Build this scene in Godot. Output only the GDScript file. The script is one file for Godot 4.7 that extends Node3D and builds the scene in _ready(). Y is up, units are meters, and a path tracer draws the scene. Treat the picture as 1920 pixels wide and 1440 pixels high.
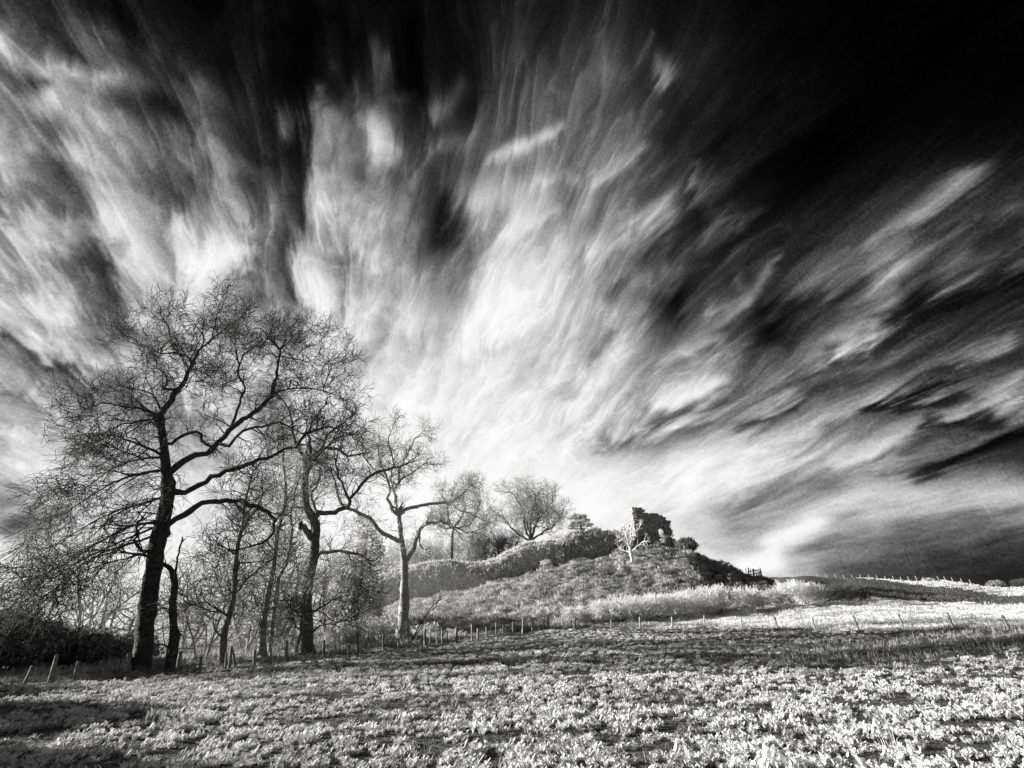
extends Node3D
# A bare winter wood, an ivy grown curtain wall and a ruined tower on a grassy mound, seen from a
# field of low leafy plants. The photograph was taken in near infrared and is grey throughout:
# leaves and grass are light, the clear sky nearly black. Metres; y up; the camera looks along -z.

const EYE := Vector3(0, 1.5, 0)
var rng := RandomNumberGenerator.new()
var mats := {}

func _ready() -> void:
	rng.seed = 4711
	# --- camera
	var cam := Camera3D.new()
	cam.name = "camera"
	cam.fov = 80.53
	cam.near = 0.05
	cam.far = 4000.0
	cam.position = EYE
	cam.rotation_degrees = Vector3(28.4, 0, 0)
	add_child(cam)
	# --- sky and exposure
	var env := Environment.new()
	env.background_mode = Environment.BG_SKY
	env.sky = make_sky()
	env.tonemap_mode = Environment.TONE_MAPPER_LINEAR
	env.tonemap_exposure = 2.35
	env.background_energy_multiplier = 1.0 / 2.35
	env.sdfgi_enabled = true
	env.ssao_enabled = true
	env.ssil_enabled = true
	var we := WorldEnvironment.new()
	we.name = "world_environment"
	we.environment = env
	add_child(we)
	# --- the low winter sun, almost square from the left and a little behind the wood
	var sun := DirectionalLight3D.new()
	sun.name = "sun"
	sun.light_color = Color(1, 0.995, 0.985)
	sun.light_energy = 1.6
	sun.light_angular_distance = 0.5
	sun.shadow_enabled = true
	add_child(sun)
	sun.look_at_from_position(Vector3.ZERO, -Vector3(-0.955, 0.285, -0.05), Vector3.UP)
	make_materials()
	build_terrain()
	build_wood()
	build_walls()
	build_ruin()
	build_fences()
	build_bushes()
	build_ground_cover()
	build_mist(env)

# ---------------------------------------------------------------- small helpers
func grey(v: float) -> Color:
	return Color(v, v, v).linear_to_srgb()

func noise_tex(sd: int, freq: float, oct: int, lo: float, hi: float, normal := false, bump := 6.0) -> NoiseTexture2D:
	var n := FastNoiseLite.new()
	n.seed = sd
	n.frequency = freq
	n.fractal_octaves = oct
	n.noise_type = FastNoiseLite.TYPE_SIMPLEX_SMOOTH
	var t := NoiseTexture2D.new()
	t.width = 512
	t.height = 512
	t.seamless = true
	t.noise = n
	if normal:
		t.as_normal_map = true
		t.bump_strength = bump
	else:
		var g := Gradient.new()
		g.set_color(0, grey(lo))
		g.set_color(1, grey(hi))
		g.set_offset(0, 0.25)
		g.set_offset(1, 0.75)
		t.color_ramp = g
	return t

func surface(called: String, tex: Texture2D, scale: Vector3, rough: float, nrm: Texture2D = null, nscale := 1.0) -> StandardMaterial3D:
	var m := StandardMaterial3D.new()
	m.resource_name = called
	m.roughness = rough
	m.metallic_specular = 0.25
	if tex:
		m.albedo_texture = tex
		m.uv1_triplanar = true
		m.uv1_world_triplanar = true
		m.uv1_scale = scale
	if nrm:
		m.normal_enabled = true
		m.normal_texture = nrm
		m.normal_scale = nscale
	mats[called] = m
	return m

func leaf(called: String, v: float, through: float) -> StandardMaterial3D:
	var m := StandardMaterial3D.new()
	m.resource_name = called
	m.albedo_color = grey(v)
	m.roughness = 0.75
	m.metallic_specular = 0.25
	m.vertex_color_use_as_albedo = true
	m.cull_mode = BaseMaterial3D.CULL_DISABLED
	if through > 0.0:
		m.backlight_enabled = true
		m.backlight = grey(through)
	mats[called] = m
	return m

func make_materials() -> void:
	var bark_n := noise_tex(3, 0.03, 4, 0, 1, true, 10.0)
	surface("bark_dark", noise_tex(1, 0.02, 5, 0.035, 0.13), Vector3(0.9, 0.35, 0.9), 0.95, bark_n, 1.4)
	surface("bark_grey", noise_tex(2, 0.02, 5, 0.10, 0.30), Vector3(0.9, 0.4, 0.9), 0.95, bark_n, 1.2)
	surface("bark_pale", noise_tex(4, 0.015, 5, 0.22, 0.58), Vector3(0.7, 0.5, 0.7), 0.9, bark_n, 0.9)
	surface("bark_white", noise_tex(13, 0.015, 5, 0.5, 0.85), Vector3(0.7, 0.5, 0.7), 0.9)
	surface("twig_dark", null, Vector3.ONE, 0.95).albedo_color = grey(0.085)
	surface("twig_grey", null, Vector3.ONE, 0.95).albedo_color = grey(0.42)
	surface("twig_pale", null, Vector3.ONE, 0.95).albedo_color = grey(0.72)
	surface("post_wood", noise_tex(5, 0.02, 5, 0.16, 0.5), Vector3(3, 0.6, 3), 0.9, bark_n, 0.8)
	surface("wire", null, Vector3.ONE, 0.6).albedo_color = grey(0.12)
	surface("stone", noise_tex(6, 0.02, 5, 0.14, 0.5), Vector3(0.6, 0.6, 0.6), 0.95, bark_n, 1.0)
	surface("soil", noise_tex(7, 0.02, 6, 0.03, 0.16), Vector3(0.7, 0.7, 0.7), 1.0, noise_tex(8, 0.05, 5, 0, 1, true, 14.0), 1.5)
	surface("turf", noise_tex(9, 0.015, 6, 0.20, 0.55), Vector3(0.35, 0.35, 0.35), 1.0, noise_tex(8, 0.05, 5, 0, 1, true, 14.0), 1.5)
	surface("rough", noise_tex(12, 0.012, 6, 0.05, 0.20), Vector3(0.2, 0.2, 0.2), 1.0, noise_tex(8, 0.05, 5, 0, 1, true, 14.0), 1.5)  # dark ground colour for the painted shade below the ridge
	surface("pasture", noise_tex(10, 0.012, 6, 0.40, 0.80), Vector3(0.16, 0.16, 0.16), 1.0, noise_tex(8, 0.05, 5, 0, 1, true, 14.0), 1.5)
	leaf("plant_leaf", 0.92, 0.4)
	leaf("grass_leaf", 0.90, 0.3)
	leaf("ivy_leaf", 0.92, 0.45)

func put(called: String, mesh: Mesh, mat: Material, parent: Node3D = null) -> MeshInstance3D:
	var o := MeshInstance3D.new()
	o.name = called
	o.mesh = mesh
	o.material_override = mat
	(parent if parent else self).add_child(o, true)
	return o

func tag(o: Node, label: String, category := "", group := "", kind := "") -> void:
	o.set_meta("label", label)
	if category:
		o.set_meta("category", category)
	if group:
		o.set_meta("group", group)
	if kind:
		o.set_meta("kind", kind)

func thing(called: String, at: Vector3, label: String, category: String, group := "") -> Node3D:
	var o := Node3D.new()
	o.name = called
	o.position = at
	tag(o, label, category, group)
	add_child(o, true)
	return o

func scatter(called: String, mesh: Mesh, mat: Material, where: Array[Transform3D], tints: PackedColorArray, parent: Node3D = null) -> MultiMeshInstance3D:
	var mm := MultiMesh.new()
	mm.transform_format = MultiMesh.TRANSFORM_3D
	mm.use_colors = true
	mm.mesh = mesh
	mm.instance_count = where.size()
	for i in where.size():
		mm.set_instance_transform(i, where[i])
		mm.set_instance_color(i, tints[i])
	var o := MultiMeshInstance3D.new()
	o.name = called
	o.multimesh = mm
	o.material_override = mat
	o.set_meta("kind", "stuff")
	(parent if parent else self).add_child(o, true)
	return o

func rv() -> Vector3:
	return Vector3(rng.randf_range(-1, 1), rng.randf_range(-1, 1), rng.randf_range(-1, 1))

# ---------------------------------------------------------------- mesh buffer
var V := PackedVector3Array()
var N := PackedVector3Array()
var I := PackedInt32Array()

func fresh() -> void:
	V = PackedVector3Array()
	N = PackedVector3Array()
	I = PackedInt32Array()

func mesh_done() -> ArrayMesh:
	var a := []
	a.resize(Mesh.ARRAY_MAX)
	a[Mesh.ARRAY_VERTEX] = V
	a[Mesh.ARRAY_NORMAL] = N
	a[Mesh.ARRAY_INDEX] = I
	var m := ArrayMesh.new()
	m.add_surface_from_arrays(Mesh.PRIMITIVE_TRIANGLES, a)
	fresh()
	return m

func face(a: Vector3, b: Vector3, c: Vector3, d: Vector3) -> void:
	var n := (c - a).cross(b - a).normalized()
	var k := V.size()
	V.append(a); V.append(b); V.append(c); V.append(d)
	N.append(n); N.append(n); N.append(n); N.append(n)
	I.append(k); I.append(k + 1); I.append(k + 2); I.append(k); I.append(k + 2); I.append(k + 3)

# a tapering, bending limb through pts; lumps roughens it, flare widens its foot
func tube(pts: PackedVector3Array, rad: PackedFloat32Array, sides: int, lumps := 0.0) -> void:
	var k := V.size()
	var n := pts.size()
	var side := Vector3.ZERO
	for i in n:
		var along := (pts[mini(i + 1, n - 1)] - pts[maxi(i - 1, 0)]).normalized()
		if i == 0:
			side = along.cross(Vector3(0.31, 0.12, 0.94)).normalized()
		else:
			side = (side - along * side.dot(along)).normalized()
		var up := along.cross(side)
		for s in sides:
			var a := TAU * s / sides
			var q := side * cos(a) + up * sin(a)
			var r := rad[i]
			if lumps > 0.0:
				r *= 1.0 + lumps * curl.get_noise_3d(pts[i].x * 3.0 + q.x * 1.5, pts[i].y * 1.3, pts[i].z * 3.0 + q.z * 1.5)
			V.append(pts[i] + q * r)
			N.append(q)
		if i > 0:
			var b := k + (i - 1) * sides
			for s in sides:
				var t := (s + 1) % sides
				I.append(b + s); I.append(b + sides + s); I.append(b + t)
				I.append(b + t); I.append(b + sides + s); I.append(b + sides + t)
	if rad[n - 1] > 0.02:
		var c := V.size()
		V.append(pts[n - 1])
		N.append((pts[n - 1] - pts[n - 2]).normalized())
		for s in sides:
			I.append(c); I.append(k + (n - 1) * sides + (s + 1) % sides); I.append(k + (n - 1) * sides + s)

# a traced limb (x, y, z, radius per point) turned into a smooth path
func path_of(l: Array, o: Vector3, wobble := 0.0) -> Array:
	var pts := PackedVector3Array()
	var rad := PackedFloat32Array()
	var n := l.size()
	for i in n - 1:
		var p0: Vector4 = l[maxi(i - 1, 0)]
		var p1: Vector4 = l[i]
		var p2: Vector4 = l[i + 1]
		var p3: Vector4 = l[mini(i + 2, n - 1)]
		var steps := clampi(int((p2 - p1).length() / 0.35), 2, 5)
		for s in steps:
			var t := float(s) / steps
			var q := cubic4(p0, p1, p2, p3, t)
			var v := Vector3(q.x, q.y, q.z) - o
			if wobble > 0.0 and (i > 0 or s > 0):
				v += rv() * minf(wobble, q.w * 0.7 + 0.02)
			pts.append(v)
			rad.append(maxf(q.w, 0.008))
	var e: Vector4 = l[n - 1]
	pts.append(Vector3(e.x, e.y, e.z) - o)
	rad.append(maxf(e.w, 0.008))
	return [pts, rad]

func cubic4(a: Vector4, b: Vector4, c: Vector4, d: Vector4, t: float) -> Vector4:
	var q := (b * 2.0 + (c - a) * t + (a * 2.0 - b * 5.0 + c * 4.0 - d) * t * t + (b * 3.0 - a - c * 3.0 + d) * t * t * t) * 0.5
	q.w = lerpf(b.w, c.w, t)
	return q

# ---------------------------------------------------------------- growing branches
# g: gnarl, rise, spread, fork, levels, share, min, step, sides
func sprout(p: Vector3, dir: Vector3, length: float, r: float, level: int, g: Dictionary) -> void:
	var n := clampi(int(length / g.step), 3, 8)
	var pts := PackedVector3Array([p])
	var rad := PackedFloat32Array([r])
	var seg := length / n
	var d := dir
	var low: float = g.min
	for i in n:
		d = (d + rv() * g.gnarl * (0.7 if level == 0 else 1.7) + g.pull * (0.10 + 0.05 * i)).normalized()
		p += d * seg * rng.randf_range(0.75, 1.2)
		var t := float(i + 1) / n
		var rr := maxf(low, lerpf(r, low, t * t * 0.5 + t * 0.4))
		pts.append(p)
		rad.append(rr)
		if level > 0 and i < n - 1 or (level > 0 and i == n - 1):
			var kids := 1 if rng.randf() < g.fork else 0
			if i == n - 1:
				kids = 2
			elif level == 1 and rng.randf() < g.fork * 0.35:
				kids += 1
			for k in kids:
				var s := d.cross(rv()).normalized()
				var a := deg_to_rad(rng.randf_range(22.0, 30.0 + g.spread)) 
				sprout(p, (d * cos(a) + s * sin(a)).normalized(), maxf(g.tip, length * rng.randf_range(0.5, 0.85) * g.share * (1.15 - 0.4 * t)), rr * 0.82, level - 1, g)
	tube(pts, rad, 4 if r > 0.03 else 3)

# side branches along a limb path, from fraction `from` on; lean biases their direction
func clothe(path: Array, g: Dictionary, from: float, every: float, length: float, levels: int) -> void:
	var pts: PackedVector3Array = path[0]
	var rad: PackedFloat32Array = path[1]
	var total := 0.0
	for i in pts.size() - 1:
		total += pts[i].distance_to(pts[i + 1])
	var run := 0.0
	var next := from * total + rng.randf() * every
	for i in pts.size() - 1:
		var l := pts[i].distance_to(pts[i + 1])
		while run + l > next:
			var t := (next - run) / l
			var d := (pts[i + 1] - pts[i]).normalized()
			var s := d.cross(rv()).normalized()
			var a := deg_to_rad(rng.randf_range(32.0, 80.0))
			var f := next / total
			sprout(pts[i].lerp(pts[i + 1], t), (d * cos(a) + s * sin(a) + g.lean).normalized(), 1.15 * length * rng.randf_range(0.55, 1.15) * lerpf(1.1, 0.5, f), minf(rad[i] * 0.7, length * 0.019 + 0.010), levels, g)
			next += every * rng.randf_range(0.6, 1.4)
		run += l
	# and the limb's own end fans out
	var k := pts.size() - 1
	var d2 := (pts[k] - pts[k - 1]).normalized()
	for j in 3:
		sprout(pts[k], (d2 + rv() * 0.5).normalized(), 0.75 * length * rng.randf_range(0.6, 0.9), rad[k], levels, g)

func habit(more := {}) -> Dictionary:
	var g := {"gnarl": 0.27, "pull": Vector3(0, 0.6, 0), "lean": Vector3.ZERO, "spread": 45.0, "fork": 0.5, "share": 1.0, "min": 0.009, "step": 0.42, "tip": 0.55}
	g.merge(more, true)
	return g

func foot_of(l: Array) -> Vector3:
	var a: Vector4 = l[0]
	return Vector3(a.x, a.y, a.z)

# trunk, limbs: traced lines. every limb: [line, length of side branches, spacing, levels, from, habit]
func tree(called: String, label: String, category: String, trunk: Array, limbs: Array, bark: String, twig: String, g: Dictionary, trunk_twigs := [], group := "") -> Node3D:
	var o := foot_of(trunk)
	var t := thing(called, o, label, category, group)
	fresh()
	var tp := path_of(trunk, o)
	# the foot flares and goes into the ground
	var pts: PackedVector3Array = tp[0]
	var rad: PackedFloat32Array = tp[1]
	pts.insert(0, pts[0] - Vector3(0, 0.5, 0))
	rad.insert(0, rad[0] * 1.15)
	if rad[1] > 0.15:
		pts.insert(1, pts[1] - Vector3(0, 0.02, 0))
		pts[2] += Vector3(0, 0.16, 0)
		rad.insert(1, rad[1] * 1.35)
		rad[0] *= 1.4
	tube(pts, rad, 14 if rad[1] > 0.15 else 7, 0.40)
	put("trunk", mesh_done(), mats[bark], t)
	var paths := []
	for l in limbs:
		var p := path_of(l[0], o, 0.10)
		# every limb starts inside the wood that bears it
		var start: Vector3 = p[0][0]
		var best := 0.9
		var at := Vector3.ZERO
		for q in [tp] + paths:
			for v in q[0]:
				if v.distance_to(start) < best and v.distance_to(start) > 0.02 and (start - v).dot(p[0][2] - start) > 0.0:
					best = v.distance_to(start)
					at = v
		if best < 0.9:
			p[0].insert(0, at)
			p[1].insert(0, p[1][0])
		paths.append(p)
		tube(p[0], p[1], 9 if p[1][0] > 0.08 else 6, 0.42)
		put("limb", mesh_done(), mats[bark], t)
	for i in limbs.size():
		var l: Array = limbs[i]
		clothe(paths[i], l[5] if l.size() > 5 else g, l[4], l[2], l[1], l[3])
	if trunk_twigs.size():
		clothe(tp, trunk_twigs[4] if trunk_twigs.size() > 4 else g, trunk_twigs[3], trunk_twigs[1], trunk_twigs[0], trunk_twigs[2])
	put("twigs", mesh_done(), mats[twig], t).set_meta("kind", "stuff")
	return t

# a small many stemmed tree or shrub grown without tracing
func shrub(called: String, at: Vector3, height: float, width: float, stems: int, levels: int, twig: String, g: Dictionary, label: String, category: String, group := "") -> Node3D:
	var t := thing(called, at, label, category, group)
	fresh()
	var lines := []
	for i in stems:
		var a := TAU * (i + rng.randf() * 0.8) / stems
		var lean := Vector3(cos(a), 0, sin(a)) * width * rng.randf_range(0.15, 0.5)
		var top := lean + Vector3(0, height * rng.randf_range(0.45, 0.7), 0)
		var foot := Vector3(cos(a), 0, sin(a)) * 0.12 * width * rng.randf()
		var mid := foot.lerp(top, 0.5) + rv() * 0.07 * height
		var r := 0.012 * height * rng.randf_range(0.7, 1.2) + 0.008
		var p := path_of([Vector4(foot.x, -0.15, foot.z, r * 1.3), Vector4(mid.x, mid.y, mid.z, r), Vector4(top.x, top.y, top.z, r * 0.5)], Vector3.ZERO, 0.03)
		tube(p[0], p[1], 5)
		lines.append(p)
	put("stem", mesh_done(), mats[twig], t)
	for p in lines:
		clothe(p, g, 0.2, height * 0.10, height * 0.36, levels)
	put("twigs", mesh_done(), mats[twig], t).set_meta("kind", "stuff")
	return t

# ---------------------------------------------------------------- ground
# Survey of the ground: along each bearing (radians from straight ahead) pairs of distance, height.
const RELIEF := [
	[-0.9041, [5, 0, 7, 0, 15, 0.05, 22, 0.1, 27, 0.2, 60, 0.3, 200, 0, 2500, -6]],
	[-0.7895, [5, 0, 7, 0, 14, 0, 24, -0.03, 27, -0.14, 60, 0.3, 200, 0, 2500, -6]],
	[-0.6407, [5, 0, 7, 0, 14, 0.05, 25.5, -0.14, 28, -0.03, 60, 0.4, 200, 0, 2500, -6]],
	[-0.5159, [5, 0, 7, 0, 14, 0.1, 27, -0.09, 30, -0.04, 60, 0.6, 200, 0, 2500, -6]],
	[-0.3797, [5, 0, 7, 0, 14, 0.12, 30, 0.08, 33, 0.31, 55, 1, 90, 1.2, 200, 0, 2500, -6]],
	[-0.2763, [5, 0, 7, 0, 14, 0.13, 32.5, 0.23, 36, 0.49, 60, 2.38, 76, 3.57, 92, 4.4, 200, 1, 2500, -6]],
	[-0.2070, [5, 0, 7, 0, 14, 0.14, 34, 0.39, 37, 0.7, 56, 2.84, 74.5, 5.15, 84, 6.4, 110, 6, 200, 2, 2500, -6]],
	[-0.1150, [5, 0, 7, 0, 14, 0.15, 37, 0.66, 42, 1.11, 56, 3.02, 73.5, 6.5, 82, 8, 110, 7, 200, 2, 2500, -6]],
	[-0.0105, [5, 0, 7, 0, 14, 0.17, 40.5, 1.08, 56, 3.45, 73, 8.17, 81, 9.5, 110, 8.6, 200, 2, 2500, -6]],
	[0.0702, [5, 0, 7, 0, 14, 0.2, 42, 1.45, 51, 2.8, 62, 6.04, 73.2, 9.87, 81, 10.9, 110, 10, 200, 2, 2500, -6]],
	[0.1460, [5, 0, 7, 0, 14, 0.2, 42, 1.48, 49, 2.37, 59, 5.33, 73, 10.67, 79, 11.9, 105, 11, 200, 3, 2500, -6]],
	[0.2330, [5, 0, 7, 0, 14, 0.2, 42, 1.52, 49, 2.23, 57, 4.6, 69, 9.52, 76.5, 12.56, 90, 12, 160, 4, 2500, -6]],
	[0.2860, [5, 0, 7, 0, 14, 0.2, 42, 1.52, 50, 2.36, 59, 5.21, 69, 9.67, 77, 13.16, 84, 12.4, 150, 4, 2500, -6]],
	[0.3430, [5, 0, 7, 0, 14, 0.2, 41.5, 1.56, 51, 2.54, 62, 5.89, 77, 12.01, 82, 11.4, 140, 4, 2500, -6]],
	[0.4066, [5, 0, 7, 0, 14, 0.2, 41, 1.59, 55, 3.07, 66, 5.93, 78, 10.02, 83, 9.5, 130, 5, 2500, -6]],
	[0.4585, [5, 0, 7, 0, 14, 0.2, 40.5, 1.55, 57, 3.23, 68, 5.72, 79, 7.93, 88, 7.6, 150, 13.3, 220, 6, 2500, -6]],
	[0.5316, [5, 0, 7, 0, 14, 0.2, 38.5, 1.37, 52, 2.73, 65, 3.93, 85, 6.78, 150, 13.08, 220, 7, 2500, -6]],
	[0.6061, [5, 0, 7, 0, 14, 0.2, 37.5, 1.4, 54, 2.71, 78, 4.82, 100, 7.01, 155, 12.63, 220, 8, 2500, -6]],
	[0.7109, [5, 0, 7, 0, 14, 0.2, 36, 1.49, 55, 2.45, 90, 4.64, 120, 7.41, 165, 11.91, 230, 9, 2500, -6]],
	[0.7895, [5, 0, 7, 0, 14, 0.2, 35, 1.54, 56, 2.29, 92, 4.06, 125, 6.38, 190, 10.95, 260, 8, 2500, -6]],
	[0.9349, [5, 0, 7, 0, 14, 0.2, 35, 1, 60, 2.5, 110, 5, 190, 8, 260, 6, 2500, -6]],
]

# distance of the field's boundary fence by bearing
const EDGE := [-3.142, 22.0, -1.200, 22.0, -0.733, 24.0, -0.682, 24.7, -0.620, 25.5, -0.558, 26.4, -0.487, 27.3, -0.425, 28.3, -0.342, 30.3, -0.284, 31.8, -0.213, 33.7, -0.180, 34.7, -0.143, 35.9, -0.106, 37.2, -0.049, 39.2, 0.002, 40.8, 0.053, 41.8, 0.115, 42.0, 0.244, 42.0, 0.420, 41.0, 0.592, 37.6, 0.767, 35.2, 0.827, 34.4, 1.200, 33.0, 3.142, 33.0]
func profile(r: Array, d: float) -> float:
	var n := r.size() / 2
	if d <= r[0]:
		return r[1]
	if d >= r[n * 2 - 2]:
		return r[n * 2 - 1]
	var i := 0
	while d >= r[i * 2 + 2]:
		i += 1
	var x0: float = r[i * 2]
	var y0: float = r[i * 2 + 1]
	var h: float = r[i * 2 + 2] - x0
	var y1: float = r[i * 2 + 3]
	var s: float = (y1 - y0) / h
	var m0 := 0.0
	var m1 := 0.0
	if i > 0:
		var a: float = (y0 - r[i * 2 - 1]) / (x0 - r[i * 2 - 2])
		m0 = 0.0 if a * s <= 0.0 else 2.0 * a * s / (a + s)
	if i < n - 2:
		var b: float = (r[i * 2 + 5] - y1) / (r[i * 2 + 4] - r[i * 2 + 2])
		m1 = 0.0 if b * s <= 0.0 else 2.0 * b * s / (b + s)
	var t := (d - x0) / h
	return (2 * t * t * t - 3 * t * t + 1) * y0 + (t * t * t - 2 * t * t + t) * m0 * h + (3 * t * t - 2 * t * t * t) * y1 + (t * t * t - t * t) * m1 * h

func relief(az: float, d: float) -> float:
	var n := RELIEF.size()
	if az <= RELIEF[0][0] or az >= RELIEF[n - 1][0]:
		# behind the camera the field runs on level
		var e := 0 if az <= 0 else n - 1
		var k := clampf((absf(az) - absf(RELIEF[e][0])) / 0.5, 0.0, 1.0)
		return lerpf(profile(RELIEF[e][1], d), -d * 0.003, k * k * (3 - 2 * k))
	var i := 0
	while az >= RELIEF[i + 1][0]:
		i += 1
	var t: float = (az - RELIEF[i][0]) / (RELIEF[i + 1][0] - RELIEF[i][0])
	return lerpf(profile(RELIEF[i][1], d), profile(RELIEF[i + 1][1], d), t * t * (3 - 2 * t))

func bump(x: float, z: float, d: float) -> float:
	return puff.get_noise_2d(x * 0.35, z * 0.35) * clampf(d * 0.006, 0.06, 0.45)

func ground_at(x: float, z: float) -> float:
	var d := sqrt(x * x + z * z)
	return relief(atan2(x, -z), d) + bump(x, z, d)

func edge_at(az: float) -> float:
	var n := EDGE.size() / 2
	if az <= EDGE[0]:
		return EDGE[1]
	for i in n - 1:
		if az < EDGE[i * 2 + 2]:
			return lerpf(EDGE[i * 2 + 1], EDGE[i * 2 + 3], (az - EDGE[i * 2]) / (EDGE[i * 2 + 2] - EDGE[i * 2]))
	return EDGE[n * 2 - 1]

# strip under the ridge where shade of the mound is painted dark
func painted_shade(az: float, d: float) -> bool:
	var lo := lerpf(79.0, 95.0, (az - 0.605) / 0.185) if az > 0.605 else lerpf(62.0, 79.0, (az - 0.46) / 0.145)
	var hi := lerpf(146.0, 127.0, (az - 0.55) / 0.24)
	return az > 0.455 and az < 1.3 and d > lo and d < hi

# where the mound's rough grass begins, beyond the thicket and the hedge
func mound_foot(az: float) -> float:
	if az < 0.15:
		return 0.0
	return lerpf(45.5, 53.0, (az - 0.15) / 0.25) if az < 0.40 else lerpf(53.0, 74.0, (az - 0.40) / 0.2)

func ring(k: int, az: float) -> float:
	var e := edge_at(az)
	if k <= 34:
		return 0.6 * pow(e / 0.6, k / 34.0)
	return e * pow(2400.0 / e, (k - 34) / 66.0)

func build_terrain() -> void:
	var az := PackedFloat32Array()
	var a := -180.0
	while a < 180.0:
		az.append(deg_to_rad(a))
		a += 0.6 if absf(a + 0.3) < 70.0 else 4.0
	var na := az.size()
	var P := []
	for i in na:
		var line := PackedVector3Array()
		for k in 101:
			var d := ring(k, az[i])
			var x := d * sin(az[i])
			var z := -d * cos(az[i])
			line.append(Vector3(x, relief(az[i], d) + bump(x, z, d), z))
		P.append(line)
	var names := ["field", "wood_floor", "mound", "meadow", "hill", "painted_shade_slope"]
	var labels := ["dark soil of the field under the leafy plants", "rough grass floor of the wood behind the fence", "steep rough grass mound below the ruin", "pale grazed meadow right of the mound", "far hillside and land beyond", "strip of slope between meadow and ridge, painted dark for the shade of the mound"]
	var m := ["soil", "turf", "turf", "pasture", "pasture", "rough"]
	for part in 6:
		fresh()
		var used := {}
		for i in na:
			var j := (i + 1) % na
			var mid := az[i] + 0.005
			for k in 100:
				var d := ring(k, az[i])
				var which := 0
				if k >= 34:
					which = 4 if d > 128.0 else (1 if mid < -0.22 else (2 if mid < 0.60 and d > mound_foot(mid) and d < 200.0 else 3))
				if painted_shade(az[i] + 0.005, d) and k > 34:
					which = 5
				if which != part:
					continue
				var q := PackedInt32Array()
				for c in [Vector2i(i, k), Vector2i(j, k), Vector2i(j, k + 1), Vector2i(i, k + 1)]:
					if not used.has(c):
						used[c] = V.size()
						V.append(P[c.x][c.y])
						var u: Vector3 = P[(c.x + 1) % na][c.y] - P[posmod(c.x - 1, na)][c.y]
						var w: Vector3 = P[c.x][mini(c.y + 1, 100)] - P[c.x][maxi(c.y - 1, 0)]
						N.append(u.cross(w).normalized())
					q.append(used[c])
				I.append(q[0]); I.append(q[2]); I.append(q[1])
				I.append(q[0]); I.append(q[3]); I.append(q[2])
		if part == 0:
			var c0 := V.size()
			V.append(Vector3(0, relief(0, 0.1), 0))
			N.append(Vector3.UP)
			for i in na:
				I.append(c0); I.append(used[Vector2i(i, 0)]); I.append(used[Vector2i((i + 1) % na, 0)])
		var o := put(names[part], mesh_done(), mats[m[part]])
		tag(o, labels[part], "", "", "structure")

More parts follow.
